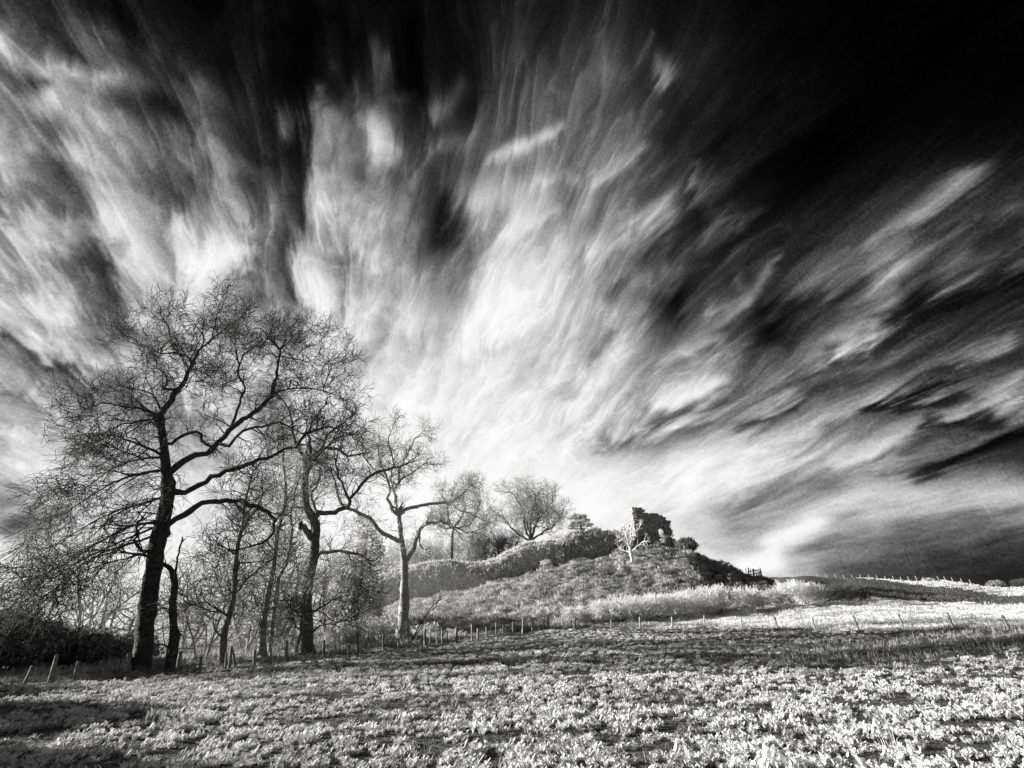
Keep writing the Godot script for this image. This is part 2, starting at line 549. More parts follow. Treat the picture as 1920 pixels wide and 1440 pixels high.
# ---------------------------------------------------------------- the bare trees
func build_wood() -> void:
	var oak := habit({"gnarl": 0.33, "min": 0.0095})
	var weep := habit({"gnarl": 0.26, "pull": Vector3(-0.45, -0.75, 0.0), "lean": Vector3(-0.55, -0.2, 0), "step": 0.5, "fork": 0.6, "min": 0.0095})
	var slim := habit({"gnarl": 0.28, "pull": Vector3(0, 0.35, 0), "min": 0.0095})
	var far_oak := habit({"gnarl": 0.40, "min": 0.017, "step": 0.55, "fork": 0.7, "tip": 0.8})
	var far_slim := habit({"gnarl": 0.26, "min": 0.016, "step": 0.6, "fork": 0.75, "tip": 0.8})
	var white := habit({"gnarl": 0.24, "min": 0.013, "step": 0.4, "fork": 0.5})
	tree("bare_tree", "tallest bare tree, dark leaning trunk, boughs drooping far to the left", "tree",
		[Vector4(-16.09, -0.03, -23.16, 0.358), Vector4(-16.2, 0.77, -23.08, 0.340), Vector4(-16.45, 2.13, -22.9, 0.337), Vector4(-16.63, 3.22, -22.77, 0.343), Vector4(-16.78, 4.36, -22.66, 0.326), Vector4(-16.91, 5.55, -22.57, 0.307), Vector4(-17.02, 6.8, -22.48, 0.289), Vector4(-17.21, 7.96, -22.34, 0.281), Vector4(-17.44, 8.53, -22.16, 0.228), Vector4(-17.82, 9.84, -21.86, 0.191), Vector4(-18.05, 10.53, -21.67, 0.165)],
		[
		[[Vector4(-18.05, 10.53, -21.67, 0.165), Vector4(-18.2, 11.32, -21.54, 0.167), Vector4(-18.12, 12.15, -21.6, 0.149), Vector4(-18.03, 13.03, -21.68, 0.130), Vector4(-17.9, 14.23, -21.79, 0.104), Vector4(-17.88, 14.86, -21.81, 0.083), Vector4(-17.86, 15.44, -21.82, 0.061), Vector4(-17.54, 16.45, -22.08, 0.044), Vector4(-17.09, 17.66, -22.43, 0.032), Vector4(-16.81, 18.3, -22.64, 0.023)], 1.5, 0.50, 3, 0.25, oak],
		[[Vector4(-17.93, 14.63, -21.77, 0.075), Vector4(-18.12, 14.86, -21.29, 0.059), Vector4(-18.54, 14.5, -20.61, 0.043), Vector4(-18.62, 14.31, -20.21, 0.034), Vector4(-18.75, 14.29, -19.76, 0.028), Vector4(-18.95, 14.3, -19.23, 0.019)], 1.2, 0.36, 3, 0.1, oak],
		[[Vector4(-18.39, 14.81, -21.38, 0.044), Vector4(-18.73, 15.42, -21.35, 0.039), Vector4(-19.1, 15.74, -21.28, 0.036), Vector4(-19.59, 16.71, -21.12, 0.030), Vector4(-20.11, 17.3, -20.9, 0.021)], 1.2, 0.38, 3, 0.2, oak],
		[[Vector4(-17.81, 15.76, -21.86, 0.040), Vector4(-18.14, 16.7, -22.16, 0.035), Vector4(-18.91, 17.48, -22.07, 0.029), Vector4(-19.55, 18.09, -22.1, 0.019)], 1.1, 0.36, 3, 0.2, oak],
		[[Vector4(-17.55, 16.49, -22.07, 0.037), Vector4(-17.44, 17.61, -21.71, 0.030), Vector4(-17.2, 18.63, -21.46, 0.022)], 1.1, 0.38, 3, 0.2, oak],
		[[Vector4(-18.21, 11.19, -21.54, 0.069), Vector4(-18.35, 11.24, -21.04, 0.060), Vector4(-18.56, 11.21, -20.48, 0.051), Vector4(-18.79, 11.01, -19.87, 0.041), Vector4(-18.98, 10.9, -19.3, 0.034), Vector4(-19.03, 10.65, -18.84, 0.028), Vector4(-19.08, 10.17, -18.39, 0.019)], 1.5, 0.36, 3, 0.1, oak],
		[[Vector4(-18.25, 11.48, -21.49, 0.056), Vector4(-18.94, 12.31, -21.47, 0.045), Vector4(-19.63, 12.7, -21.44, 0.036), Vector4(-20.41, 12.76, -21.3, 0.026)], 1.4, 0.41, 3, 0.2, oak],
		[[Vector4(-18.18, 12.8, -21.56, 0.072), Vector4(-18.3, 12.63, -21.06, 0.063), Vector4(-18.09, 12.83, -20.85, 0.049), Vector4(-18.04, 13.14, -20.49, 0.036), Vector4(-18.16, 13.27, -19.98, 0.022)], 1.2, 0.36, 3, 0.2, oak],
		[[Vector4(-17.88, 14.17, -21.81, 0.044), Vector4(-18.07, 15, -22.81, 0.031), Vector4(-18.37, 15.73, -23.72, 0.024)], 1.2, 0.36, 3, 0.1, oak],
		[[Vector4(-17.99, 13.18, -21.72, 0.038), Vector4(-16.91, 13.11, -21.18, 0.028), Vector4(-15.78, 12.74, -20.67, 0.018)], 1.3, 0.36, 3, 0.1, oak],
		[[Vector4(-18.31, 11.12, -21.45, 0.062), Vector4(-18.3, 10.46, -20.49, 0.050), Vector4(-18.23, 9.92, -19.55, 0.037), Vector4(-17.99, 9.35, -18.78, 0.024)], 1.6, 0.45, 3, 0.15, weep],
		[[Vector4(-17.83, 9.3, -21.85, 0.081), Vector4(-17.88, 9.32, -20.92, 0.059), Vector4(-17.88, 9.28, -20.03, 0.048), Vector4(-17.86, 9.19, -19.13, 0.034), Vector4(-17.77, 8.9, -18.29, 0.021)], 1.7, 0.36, 3, 0.15, oak],
		[[Vector4(-17.79, 9.11, -21.88, 0.067), Vector4(-18.64, 8.98, -21.76, 0.053), Vector4(-19.41, 8.68, -21.68, 0.042), Vector4(-20.05, 8.18, -21.71, 0.033), Vector4(-20.68, 7.52, -21.73, 0.021)], 1.8, 0.45, 3, 0.15, weep],
		[[Vector4(-17.4, 8.46, -22.19, 0.081), Vector4(-17.56, 8.07, -21.04, 0.057), Vector4(-17.6, 7.39, -19.95, 0.042), Vector4(-17.56, 6.51, -18.9, 0.027), Vector4(-17.28, 5.76, -18.06, 0.017)], 1.9, 0.42, 3, 0.15, weep],
		[[Vector4(-17.13, 7.3, -22.4, 0.079), Vector4(-18, 6.88, -22.29, 0.059), Vector4(-18.91, 6.58, -22.12, 0.045), Vector4(-19.74, 6.05, -21.99, 0.033), Vector4(-20.49, 5.36, -21.91, 0.020)], 2.0, 0.45, 3, 0.12, weep],
		[[Vector4(-16.99, 6.16, -22.51, 0.078), Vector4(-17.26, 5.81, -21.74, 0.062), Vector4(-17.4, 5.51, -21.06, 0.048), Vector4(-17.58, 4.9, -20.34, 0.037), Vector4(-17.73, 4.11, -19.61, 0.026), Vector4(-17.87, 3.49, -18.89, 0.017)], 2.0, 0.42, 3, 0.12, weep],
		[[Vector4(-16.95, 5.92, -22.54, 0.064), Vector4(-17.68, 5.5, -22.31, 0.051), Vector4(-18.49, 4.92, -21.98, 0.039), Vector4(-19.32, 4.18, -21.6, 0.029), Vector4(-20.05, 3.32, -21.29, 0.018), Vector4(-20.72, 2.92, -21, 0.014)], 1.9, 0.42, 3, 0.12, weep],
		[[Vector4(-16.91, 5.55, -22.57, 0.064), Vector4(-17.61, 4.94, -21.84, 0.049), Vector4(-18.12, 4.51, -21.24, 0.035), Vector4(-18.56, 3.68, -20.67, 0.026), Vector4(-18.78, 2.87, -20.28, 0.018), Vector4(-19.04, 2.42, -19.84, 0.013)], 1.9, 0.45, 3, 0.15, weep],
		[[Vector4(-16.9, 4.68, -22.58, 0.088), Vector4(-17.12, 4.75, -22.11, 0.074), Vector4(-17.28, 5.1, -21.67, 0.061), Vector4(-17.08, 5.36, -21.53, 0.055), Vector4(-17.09, 5.61, -21.21, 0.048), Vector4(-16.86, 5.92, -21.09, 0.036)], 0.8, 0.5, 1, 0.4, oak],
		[[Vector4(-17.21, 4.55, -22.34, 0.037), Vector4(-17.39, 4.32, -21.82, 0.031), Vector4(-17.63, 4.13, -21.23, 0.026), Vector4(-17.9, 3.72, -20.61, 0.020), Vector4(-18.1, 3.17, -20.04, 0.013)], 1.6, 0.48, 3, 0.1, weep],
		[[Vector4(-17.23, 7.95, -22.32, 0.200), Vector4(-17.1, 8.45, -22.06, 0.160), Vector4(-16.55, 9, -22.12, 0.142), Vector4(-15.85, 9.54, -22.29, 0.138), Vector4(-15.31, 10.08, -22.31, 0.132), Vector4(-14.92, 10.68, -22.24, 0.134), Vector4(-14.38, 11.33, -22.25, 0.121), Vector4(-14.08, 11.48, -22.1, 0.114), Vector4(-13.53, 12.15, -22.11, 0.108), Vector4(-13.11, 12.69, -22.03, 0.102), Vector4(-12.99, 13.41, -21.77, 0.080), Vector4(-12.87, 13.96, -21.52, 0.066), Vector4(-12.81, 14.67, -21.21, 0.053), Vector4(-12.72, 15.02, -20.94, 0.044)], 1.5, 0.48, 3, 0.3, oak],
		[[Vector4(-12.87, 15.15, -21.2, 0.044), Vector4(-13.31, 15.53, -20.61, 0.035), Vector4(-13.6, 15.81, -20.1, 0.026), Vector4(-13.77, 15.39, -19.65, 0.017)], 1.2, 0.36, 3, 0.1, oak],
		[[Vector4(-12.87, 15.15, -21.2, 0.041), Vector4(-12.64, 16.05, -21.64, 0.035), Vector4(-12.54, 16.97, -22.01, 0.027), Vector4(-11.91, 17.12, -22.66, 0.019)], 1.2, 0.36, 3, 0.1, oak],
		[[Vector4(-12.84, 14.67, -21.21, 0.038), Vector4(-11.76, 14.49, -21.09, 0.029), Vector4(-10.81, 14.02, -20.87, 0.019)], 1.3, 0.36, 3, 0.1, oak],
		[[Vector4(-15.06, 10.84, -22.41, 0.085), Vector4(-15.07, 11.68, -22.49, 0.072), Vector4(-15.06, 12.8, -22.58, 0.065), Vector4(-15.05, 13.48, -22.67, 0.060), Vector4(-15.48, 14.1, -22.47, 0.055), Vector4(-15.7, 14.76, -22.4, 0.049), Vector4(-15.7, 15.57, -22.49, 0.039), Vector4(-15.31, 16.47, -22.85, 0.026)], 1.3, 0.41, 3, 0.25, oak],
		[[Vector4(-15.77, 15.01, -22.4, 0.040), Vector4(-16.26, 16.02, -22.55, 0.031), Vector4(-16.86, 16.74, -22.61, 0.022)], 1.1, 0.36, 3, 0.1, oak],
		[[Vector4(-17.57, 9.92, -22.06, 0.083), Vector4(-17.08, 10.49, -22.01, 0.083), Vector4(-16.47, 10.6, -22.05, 0.077), Vector4(-16.01, 10.03, -21.97, 0.083), Vector4(-15.6, 9.84, -21.84, 0.075), Vector4(-15.18, 9.62, -21.72, 0.054)], 0.8, 0.4, 1, 0.3, oak],
		[[Vector4(-12.74, 12.55, -21.51, 0.057), Vector4(-12.03, 12.81, -21.57, 0.046), Vector4(-11.45, 12.92, -21.55, 0.043), Vector4(-10.56, 12.85, -21.66, 0.036), Vector4(-9.65, 12.61, -21.75, 0.029), Vector4(-9.07, 12.35, -21.68, 0.020)], 1.2, 0.36, 3, 0.3, oak],
		[[Vector4(-11.97, 12.8, -21.49, 0.043), Vector4(-11.9, 13.19, -21.38, 0.040), Vector4(-11.58, 13.14, -21.4, 0.034), Vector4(-11.22, 12.87, -21.44, 0.029)], 0.6, 0.4, 1, 0.4, oak],
		[[Vector4(-10.21, 12.85, -21.72, 0.032), Vector4(-10.19, 13.92, -21.91, 0.028), Vector4(-10.16, 14.66, -22.11, 0.024), Vector4(-9.83, 15.22, -22.44, 0.017)], 1.1, 0.36, 3, 0.1, oak],
		[[Vector4(-15.25, 10.01, -22.28, 0.097), Vector4(-14.72, 9.8, -22.2, 0.083), Vector4(-14.33, 10.29, -22.03, 0.069), Vector4(-13.73, 10.79, -22, 0.063), Vector4(-13.11, 10.83, -21.96, 0.056), Vector4(-12.36, 11.08, -21.97, 0.048), Vector4(-11.58, 10.79, -22, 0.042), Vector4(-10.81, 10.39, -21.98, 0.028)], 1.4, 0.41, 3, 0.25, oak],
		[[Vector4(-17.06, 7.45, -22.46, 0.159), Vector4(-16.34, 7.59, -22.59, 0.134), Vector4(-15.56, 8.13, -22.74, 0.129), Vector4(-15.09, 8.44, -22.67, 0.123), Vector4(-14.49, 8.81, -22.67, 0.117), Vector4(-13.74, 9.01, -22.76, 0.111), Vector4(-13.2, 9.28, -22.7, 0.104), Vector4(-12.54, 9.51, -22.71, 0.091), Vector4(-11.94, 9.79, -22.66, 0.084), Vector4(-11.37, 10.01, -22.59, 0.077), Vector4(-10.99, 10.63, -22.42, 0.064), Vector4(-10.4, 10.84, -22.34, 0.054), Vector4(-9.64, 10.99, -22.33, 0.040), Vector4(-8.87, 10.61, -22.3, 0.025)], 1.5, 0.50, 3, 0.3, oak],
		[[Vector4(-16.68, 5.58, -22.74, 0.168), Vector4(-16.53, 5.94, -22.52, 0.142), Vector4(-16.1, 6.42, -22.51, 0.137), Vector4(-15.59, 6.79, -22.54, 0.131), Vector4(-15, 7.04, -22.62, 0.119), Vector4(-14.3, 7.15, -22.76, 0.114), Vector4(-13.68, 7.22, -22.83, 0.107), Vector4(-13.1, 6.89, -22.86, 0.100), Vector4(-12.49, 6.82, -22.9, 0.087), Vector4(-11.89, 6.45, -22.92, 0.079), Vector4(-11.61, 6.01, -22.77, 0.072), Vector4(-11.52, 5.42, -22.52, 0.057), Vector4(-11.65, 5.02, -22.15, 0.047), Vector4(-12.17, 4.67, -21.57, 0.039), Vector4(-12.42, 4.58, -21.12, 0.024)], 1.5, 0.54, 3, 0.3, oak],
		], "bark_dark", "twig_dark", oak, [1.6, 0.35, 3, 0.5, weep])
	tree("broken_tree", "short dark crooked tree ending in a broken stub, right of the tallest tree's trunk", "tree",
		[Vector4(-14.59, -0.08, -22.95, 0.252), Vector4(-14.78, 0.8, -22.83, 0.209), Vector4(-14.8, 1.2, -22.82, 0.199), Vector4(-14.98, 1.66, -22.71, 0.142), Vector4(-15.21, 2.54, -22.55, 0.132), Vector4(-15.31, 3.2, -22.48, 0.133), Vector4(-15.45, 3.63, -22.39, 0.122), Vector4(-15.68, 3.98, -22.22, 0.098), Vector4(-16, 4.16, -21.99, 0.079), Vector4(-16.38, 4.37, -21.72, 0.066), Vector4(-16.6, 4.44, -21.55, 0.060), Vector4(-16.82, 4.44, -21.37, 0.048), Vector4(-17.07, 4.48, -21.18, 0.035)],
		[[[Vector4(-15.42, 3.68, -22.4, 0.061), Vector4(-15.43, 4.2, -22.32, 0.049), Vector4(-15.43, 4.63, -22.24, 0.042), Vector4(-15.44, 5.04, -22.15, 0.037)], 0.5, 2.5, 0, 0.9, slim]], "bark_dark", "twig_dark", oak, [1.1, 0.6, 1, 0.15])
	tree("slender_tree", "slender dark tree with a low antler stub, between broken tree and pale trunk", "tree",
		[Vector4(-14.19, -0.07, -26.09, 0.183), Vector4(-14.44, 1.21, -25.95, 0.174), Vector4(-14.43, 1.94, -25.96, 0.149), Vector4(-14.44, 2.58, -25.95, 0.137), Vector4(-14.47, 3.18, -25.94, 0.125), Vector4(-14.73, 4.62, -25.79, 0.114), Vector4(-14.84, 5.64, -25.72, 0.101), Vector4(-14.87, 6.59, -25.71, 0.081), Vector4(-15.01, 7.54, -25.63, 0.067), Vector4(-15.05, 8.59, -25.6, 0.053), Vector4(-15.06, 9.53, -25.6, 0.037)],
		[
		[[Vector4(-14.49, 1.14, -25.93, 0.053), Vector4(-14.65, 1.47, -25.43, 0.045), Vector4(-14.61, 1.79, -25.05, 0.034)], 0.5, 2, 0, 0.6, slim],
		[[Vector4(-14.81, 6.29, -25.75, 0.059), Vector4(-14.63, 6.83, -25.73, 0.050), Vector4(-14.42, 7.36, -25.74, 0.045), Vector4(-14.21, 8.17, -25.74, 0.033)], 1.4, 0.35, 3, 0.3, slim],
		[[Vector4(-14.55, 2.14, -25.89, 0.054), Vector4(-14.58, 2.29, -24.6, 0.039), Vector4(-14.84, 2.51, -23.15, 0.025)], 1.6, 0.4, 3, 0.1, slim],
		[[Vector4(-14.39, 3.2, -25.98, 0.049), Vector4(-13.69, 3.95, -25.68, 0.039), Vector4(-12.89, 4.57, -25.42, 0.028)], 1.5, 0.4, 3, 0.15, slim],
		[[Vector4(-14.46, 2.45, -25.94, 0.041), Vector4(-15.6, 3.49, -26.33, 0.031), Vector4(-16.44, 4.47, -26.87, 0.022)], 1.5, 0.4, 3, 0.15, slim],
		], "bark_grey", "twig_dark", slim, [1.8, 0.3, 3, 0.3])
	tree("pale_tree", "tree with a smooth pale trunk, left of the thick grey trunk", "tree",
		[Vector4(-13.37, 0.03, -28.41, 0.257), Vector4(-13.61, 1.13, -28.3, 0.174), Vector4(-13.73, 2.27, -28.24, 0.163), Vector4(-13.82, 3.63, -28.2, 0.144), Vector4(-13.86, 4.9, -28.18, 0.124), Vector4(-14.03, 6.38, -28.09, 0.111), Vector4(-14.02, 7.16, -28.09, 0.097), Vector4(-13.97, 7.96, -28.12, 0.082), Vector4(-14.15, 9.3, -28.03, 0.075), Vector4(-14.62, 11.02, -27.79, 0.065), Vector4(-14.88, 12.5, -27.65, 0.045)],
		[
		[[Vector4(-13.98, 8.29, -28.12, 0.058), Vector4(-13.38, 8.99, -27.63, 0.049), Vector4(-12.91, 9.83, -27.08, 0.036)], 1.5, 0.36, 3, 0.2, slim],
		[[Vector4(-14, 6.39, -28.11, 0.048), Vector4(-15.1, 7.55, -28.44, 0.041), Vector4(-15.99, 8.64, -28.87, 0.030)], 1.5, 0.36, 3, 0.2, slim],
		[[Vector4(-13.79, 2.54, -28.21, 0.045), Vector4(-12.85, 3.33, -27.88, 0.036), Vector4(-11.74, 3.58, -27.61, 0.024)], 1.4, 0.36, 3, 0.2, slim],
		], "bark_pale", "twig_grey", slim, [1.7, 0.3, 3, 0.35])
	tree("twin_trunk_tree", "thin pale leaning tree rising behind the smooth pale trunk", "tree",
		[Vector4(-14.01, 0.24, -30.43, 0.139), Vector4(-14.2, 2.05, -30.34, 0.127), Vector4(-14.4, 4.29, -30.25, 0.115), Vector4(-14.15, 4.98, -30.36, 0.108), Vector4(-14.17, 6.22, -30.36, 0.102), Vector4(-14.26, 7.14, -30.31, 0.095), Vector4(-14.5, 8.1, -30.2, 0.079), Vector4(-14.53, 9.32, -30.18, 0.062), Vector4(-14.68, 10.76, -30.11, 0.045)],
		[[[Vector4(-14.28, 7.27, -30.3, 0.052), Vector4(-14.14, 8.43, -30.92, 0.043), Vector4(-14.11, 9.65, -31.48, 0.030)], 1.4, 0.36, 3, 0.2, slim], [[Vector4(-14.28, 4.82, -30.3, 0.050), Vector4(-15.36, 5.6, -30.05, 0.040), Vector4(-16.53, 6.83, -29.71, 0.027)], 1.5, 0.36, 3, 0.2, slim]], "bark_pale", "twig_grey", slim, [1.6, 0.3, 2, 0.35])
	tree("thick_tree", "large bare tree with a thick flared grey trunk and a sawn off stub", "tree",
		[Vector4(-11.99, 0.24, -30.53, 0.556), Vector4(-12.06, 0.8, -30.5, 0.421), Vector4(-12.11, 1.35, -30.48, 0.362), Vector4(-12.29, 2.33, -30.41, 0.335), Vector4(-12.47, 3.14, -30.34, 0.323), Vector4(-12.53, 4.24, -30.31, 0.296), Vector4(-12.5, 5.16, -30.32, 0.284), Vector4(-12.61, 6.57, -30.28, 0.290), Vector4(-12.77, 7.49, -30.21, 0.260), Vector4(-13.4, 8.49, -29.94, 0.227), Vector4(-13.76, 9.67, -29.77, 0.212), Vector4(-13.91, 10.82, -29.7, 0.216), Vector4(-13.91, 11.45, -29.71, 0.200)],
		[
		[[Vector4(-12.76, 6.59, -30.22, 0.205), Vector4(-12.92, 6.89, -29.68, 0.185), Vector4(-12.99, 7.05, -29.17, 0.166), Vector4(-13.02, 7.18, -28.69, 0.148)], 0.4, 3, 0, 0.95, slim],
		[[Vector4(-13.9, 11.23, -29.71, 0.163), Vector4(-14.16, 11.76, -29.19, 0.144), Vector4(-14.29, 12.24, -28.72, 0.116), Vector4(-14.63, 12.89, -28.15, 0.089), Vector4(-14.79, 14.02, -27.66, 0.062), Vector4(-15.24, 14.89, -27, 0.039)], 1.5, 0.41, 3, 0.2, oak],
		[[Vector4(-13.75, 11.1, -29.78, 0.163), Vector4(-13.74, 11.86, -30, 0.147), Vector4(-13.58, 12.51, -30.3, 0.131), Vector4(-12.97, 12.96, -30.78, 0.115), Vector4(-12.39, 12.93, -31.23, 0.097), Vector4(-11.89, 12.67, -31.64, 0.078), Vector4(-11.11, 13.01, -32.13, 0.048)], 1.5, 0.41, 3, 0.2, oak],
		[[Vector4(-13.87, 11.76, -29.72, 0.128), Vector4(-14.02, 12.58, -29.85, 0.111), Vector4(-14.34, 13.67, -29.89, 0.094), Vector4(-14.3, 14.92, -30.1, 0.070), Vector4(-13.91, 16.17, -30.47, 0.048)], 1.5, 0.41, 3, 0.2, oak],
		[[Vector4(-13.58, 12.51, -30.3, 0.113), Vector4(-13.62, 14.16, -31.3, 0.091), Vector4(-13.26, 15.52, -32.46, 0.070), Vector4(-12.98, 16.71, -33.58, 0.048)], 1.5, 0.41, 3, 0.2, oak],
		[[Vector4(-13.91, 11.45, -29.71, 0.109), Vector4(-12.95, 11.93, -29.12, 0.090), Vector4(-11.98, 12.65, -28.52, 0.072), Vector4(-10.77, 12.83, -28, 0.046)], 1.5, 0.41, 3, 0.2, oak],
		[[Vector4(-12.8, 7.65, -30.2, 0.173), Vector4(-12.53, 8.1, -30.06, 0.157), Vector4(-11.95, 8.2, -30.05, 0.148), Vector4(-11.32, 8.34, -30.05, 0.140), Vector4(-10.84, 8.56, -29.98, 0.131), Vector4(-10.61, 9.15, -29.82, 0.114), Vector4(-10.03, 10, -29.78, 0.107), Vector4(-9.52, 10.52, -29.7, 0.098), Vector4(-8.87, 10.8, -29.66, 0.090), Vector4(-8.11, 11.06, -29.64, 0.065), Vector4(-7.3, 11.27, -29.61, 0.040)], 1.4, 0.48, 3, 0.35, oak],
		[[Vector4(-10.45, 8.78, -29.18, 0.086), Vector4(-10.93, 9.53, -28.87, 0.076), Vector4(-11.17, 10.13, -28.65, 0.069), Vector4(-11.43, 10.87, -28.41, 0.059), Vector4(-11.42, 11.81, -28.28, 0.039)], 1.3, 0.43, 3, 0.2, oak],
		[[Vector4(-12.82, 7.92, -30.19, 0.105), Vector4(-13.09, 8.59, -30.54, 0.089), Vector4(-13.68, 9.46, -30.75, 0.082), Vector4(-13.67, 10.18, -31.21, 0.067), Vector4(-13.75, 11.23, -31.64, 0.046)], 1.3, 0.43, 3, 0.2, oak],
		[[Vector4(-12.36, 5.33, -30.38, 0.134), Vector4(-11.86, 5.73, -30.09, 0.117), Vector4(-11.08, 5.83, -29.89, 0.100), Vector4(-10.25, 5.68, -29.7, 0.083), Vector4(-9.44, 5.55, -29.49, 0.066), Vector4(-8.75, 5.18, -29.22, 0.042)], 1.2, 0.48, 3, 0.3, oak],
		[[Vector4(-12.08, 2.39, -30.49, 0.064), Vector4(-11.29, 2.72, -30.16, 0.054), Vector4(-10.32, 3.17, -29.87, 0.045), Vector4(-8.95, 3.33, -29.68, 0.029)], 1.3, 0.36, 3, 0.15, slim],
		[[Vector4(-11.84, 1.38, -30.59, 0.079), Vector4(-11.23, 1.76, -30, 0.069), Vector4(-10.01, 1.92, -29.62, 0.056), Vector4(-8.95, 2.19, -29.16, 0.037)], 1.3, 0.36, 3, 0.2, slim],
		[[Vector4(-12.46, 1.49, -30.34, 0.063), Vector4(-12.4, 1.7, -29.39, 0.049), Vector4(-12.26, 2.01, -28.47, 0.033)], 0.9, 0.36, 3, 0.3, slim],
		[[Vector4(-12.54, 2.9, -30.31, 0.048), Vector4(-13.13, 3, -29.4, 0.038), Vector4(-13.86, 2.81, -28.4, 0.027), Vector4(-14.21, 2.38, -27.55, 0.017)], 1.3, 0.36, 3, 0.15, slim],
		], "bark_grey", "twig_dark", oak, [1.5, 0.5, 2, 0.35, slim])
	tree("armed_tree", "tree with a pale trunk and three long crooked arms, before the ivy wall", "tree",
		[Vector4(-7.72, 0.7, -36.49, 0.485), Vector4(-7.74, 1.49, -36.49, 0.415), Vector4(-7.78, 2.5, -36.48, 0.364), Vector4(-7.95, 4.46, -36.44, 0.276), Vector4(-8.09, 5.71, -36.41, 0.260), Vector4(-8.25, 6.5, -36.38, 0.233), Vector4(-8.59, 7.81, -36.3, 0.216), Vector4(-8.76, 8.68, -36.26, 0.208), Vector4(-8.92, 9.37, -36.22, 0.188)],
		[
		[[Vector4(-8.92, 9.33, -36.22, 0.147), Vector4(-9.35, 9.75, -35.88, 0.136), Vector4(-9.75, 10.54, -35.55, 0.115), Vector4(-9.62, 11.21, -35.36, 0.105), Vector4(-10.06, 12.27, -35.02, 0.085), Vector4(-10.52, 13.24, -34.65, 0.064), Vector4(-10.79, 14.47, -34.35, 0.043)], 1.6, 0.43, 3, 0.3, oak],
		[[Vector4(-8.92, 9.33, -36.22, 0.147), Vector4(-9.23, 10.35, -36.32, 0.138), Vector4(-9.56, 11.15, -36.41, 0.129), Vector4(-9.38, 12.04, -36.63, 0.120), Vector4(-9.41, 13.13, -36.8, 0.100), Vector4(-9.04, 14.54, -37.07, 0.082), Vector4(-8.77, 15.84, -37.31, 0.061), Vector4(-8.09, 16.88, -37.64, 0.038)], 1.6, 0.43, 3, 0.3, oak],
		[[Vector4(-9.44, 10.82, -36.81, 0.097), Vector4(-9.86, 12.18, -36.18, 0.087), Vector4(-9.71, 13.6, -35.7, 0.070), Vector4(-10.17, 14.98, -35.06, 0.053), Vector4(-9.88, 15.97, -34.62, 0.033)], 1.6, 0.43, 3, 0.2, oak],
		[[Vector4(-9.41, 12.37, -36.82, 0.088), Vector4(-8.45, 13.34, -37.73, 0.078), Vector4(-7.77, 14.32, -38.56, 0.061), Vector4(-7.1, 14.49, -39.36, 0.038)], 1.5, 0.41, 3, 0.2, oak],
		[[Vector4(-9.4, 11.92, -36.82, 0.088), Vector4(-11.21, 12.86, -35.52, 0.065), Vector4(-11.93, 13.85, -34.49, 0.043)], 1.6, 0.43, 3, 0.2, oak],
		[[Vector4(-8.82, 7.45, -36.24, 0.163), Vector4(-9.09, 7.59, -35.91, 0.152), Vector4(-9.47, 7.76, -35.55, 0.151), Vector4(-10.1, 8.22, -35.11, 0.140), Vector4(-10.63, 8.8, -34.68, 0.130), Vector4(-11.41, 9.12, -34.17, 0.119), Vector4(-12.14, 9.27, -33.64, 0.108), Vector4(-12.64, 9.86, -33.18, 0.098), Vector4(-12.88, 10.75, -32.82, 0.078), Vector4(-13.25, 11.66, -32.39, 0.051)], 1.4, 0.48, 3, 0.35, oak],
		[[Vector4(-8.79, 9.29, -36.25, 0.157), Vector4(-8.57, 9.62, -36.4, 0.148), Vector4(-8.34, 9.95, -36.56, 0.138), Vector4(-7.37, 10.32, -36.87, 0.129), Vector4(-6.22, 10.52, -37.18, 0.120), Vector4(-5.09, 10.67, -37.46, 0.099), Vector4(-4.35, 11.25, -37.65, 0.076), Vector4(-3.69, 11.97, -37.82, 0.050)], 1.3, 0.43, 3, 0.35, oak],
		[[Vector4(-5.37, 10.63, -37.62, 0.066), Vector4(-4.52, 10.1, -37.39, 0.052), Vector4(-3.45, 9.75, -37.17, 0.039), Vector4(-2.34, 9.15, -36.93, 0.025)], 1.2, 0.41, 3, 0.2, oak],
		[[Vector4(-8.07, 5.9, -36.42, 0.181), Vector4(-7.75, 6.46, -36.32, 0.161), Vector4(-7.49, 6.9, -36.21, 0.152), Vector4(-7.12, 7.86, -36.12, 0.133), Vector4(-6.84, 8.51, -36.01, 0.124), Vector4(-5.91, 8.75, -36.01, 0.114), Vector4(-5.24, 8.82, -35.94, 0.103), Vector4(-4.67, 8.33, -35.86, 0.074), Vector4(-4.06, 7.92, -35.77, 0.045)], 1.2, 0.41, 3, 0.35, oak],
		[[Vector4(-7.16, 7.89, -36.3, 0.082), Vector4(-6.97, 7.23, -35.83, 0.060), Vector4(-6.45, 6.67, -35.42, 0.040)], 0.6, 0.6, 1, 0.4, oak],
		[[Vector4(-6.7, 8.57, -35.88, 0.092), Vector4(-6.53, 8.92, -35.66, 0.082), Vector4(-6.42, 9.12, -35.42, 0.061)], 0.6, 0.6, 1, 0.6, oak],
		], "bark_pale", "twig_grey", oak, [1.3, 0.5, 2, 0.55])
	tree("leaning_sapling", "dark forked sapling leaning right from the foot of the three armed tree", "sapling",
		[Vector4(-6.93, 0.58, -36.14, 0.048), Vector4(-6.72, 1.32, -36.18, 0.041), Vector4(-6.25, 2.15, -36.26, 0.036), Vector4(-5.83, 2.84, -36.34, 0.031), Vector4(-5.41, 3.25, -36.4, 0.031)], [[[Vector4(-6.84, 1.06, -36.16, 0.048), Vector4(-6.42, 1.55, -36.03, 0.037), Vector4(-5.99, 1.95, -35.9, 0.026)], 0.8, 0.4, 1, 0.2, slim]], "bark_dark", "twig_dark", slim, [0.9, 0.4, 1, 0.2])
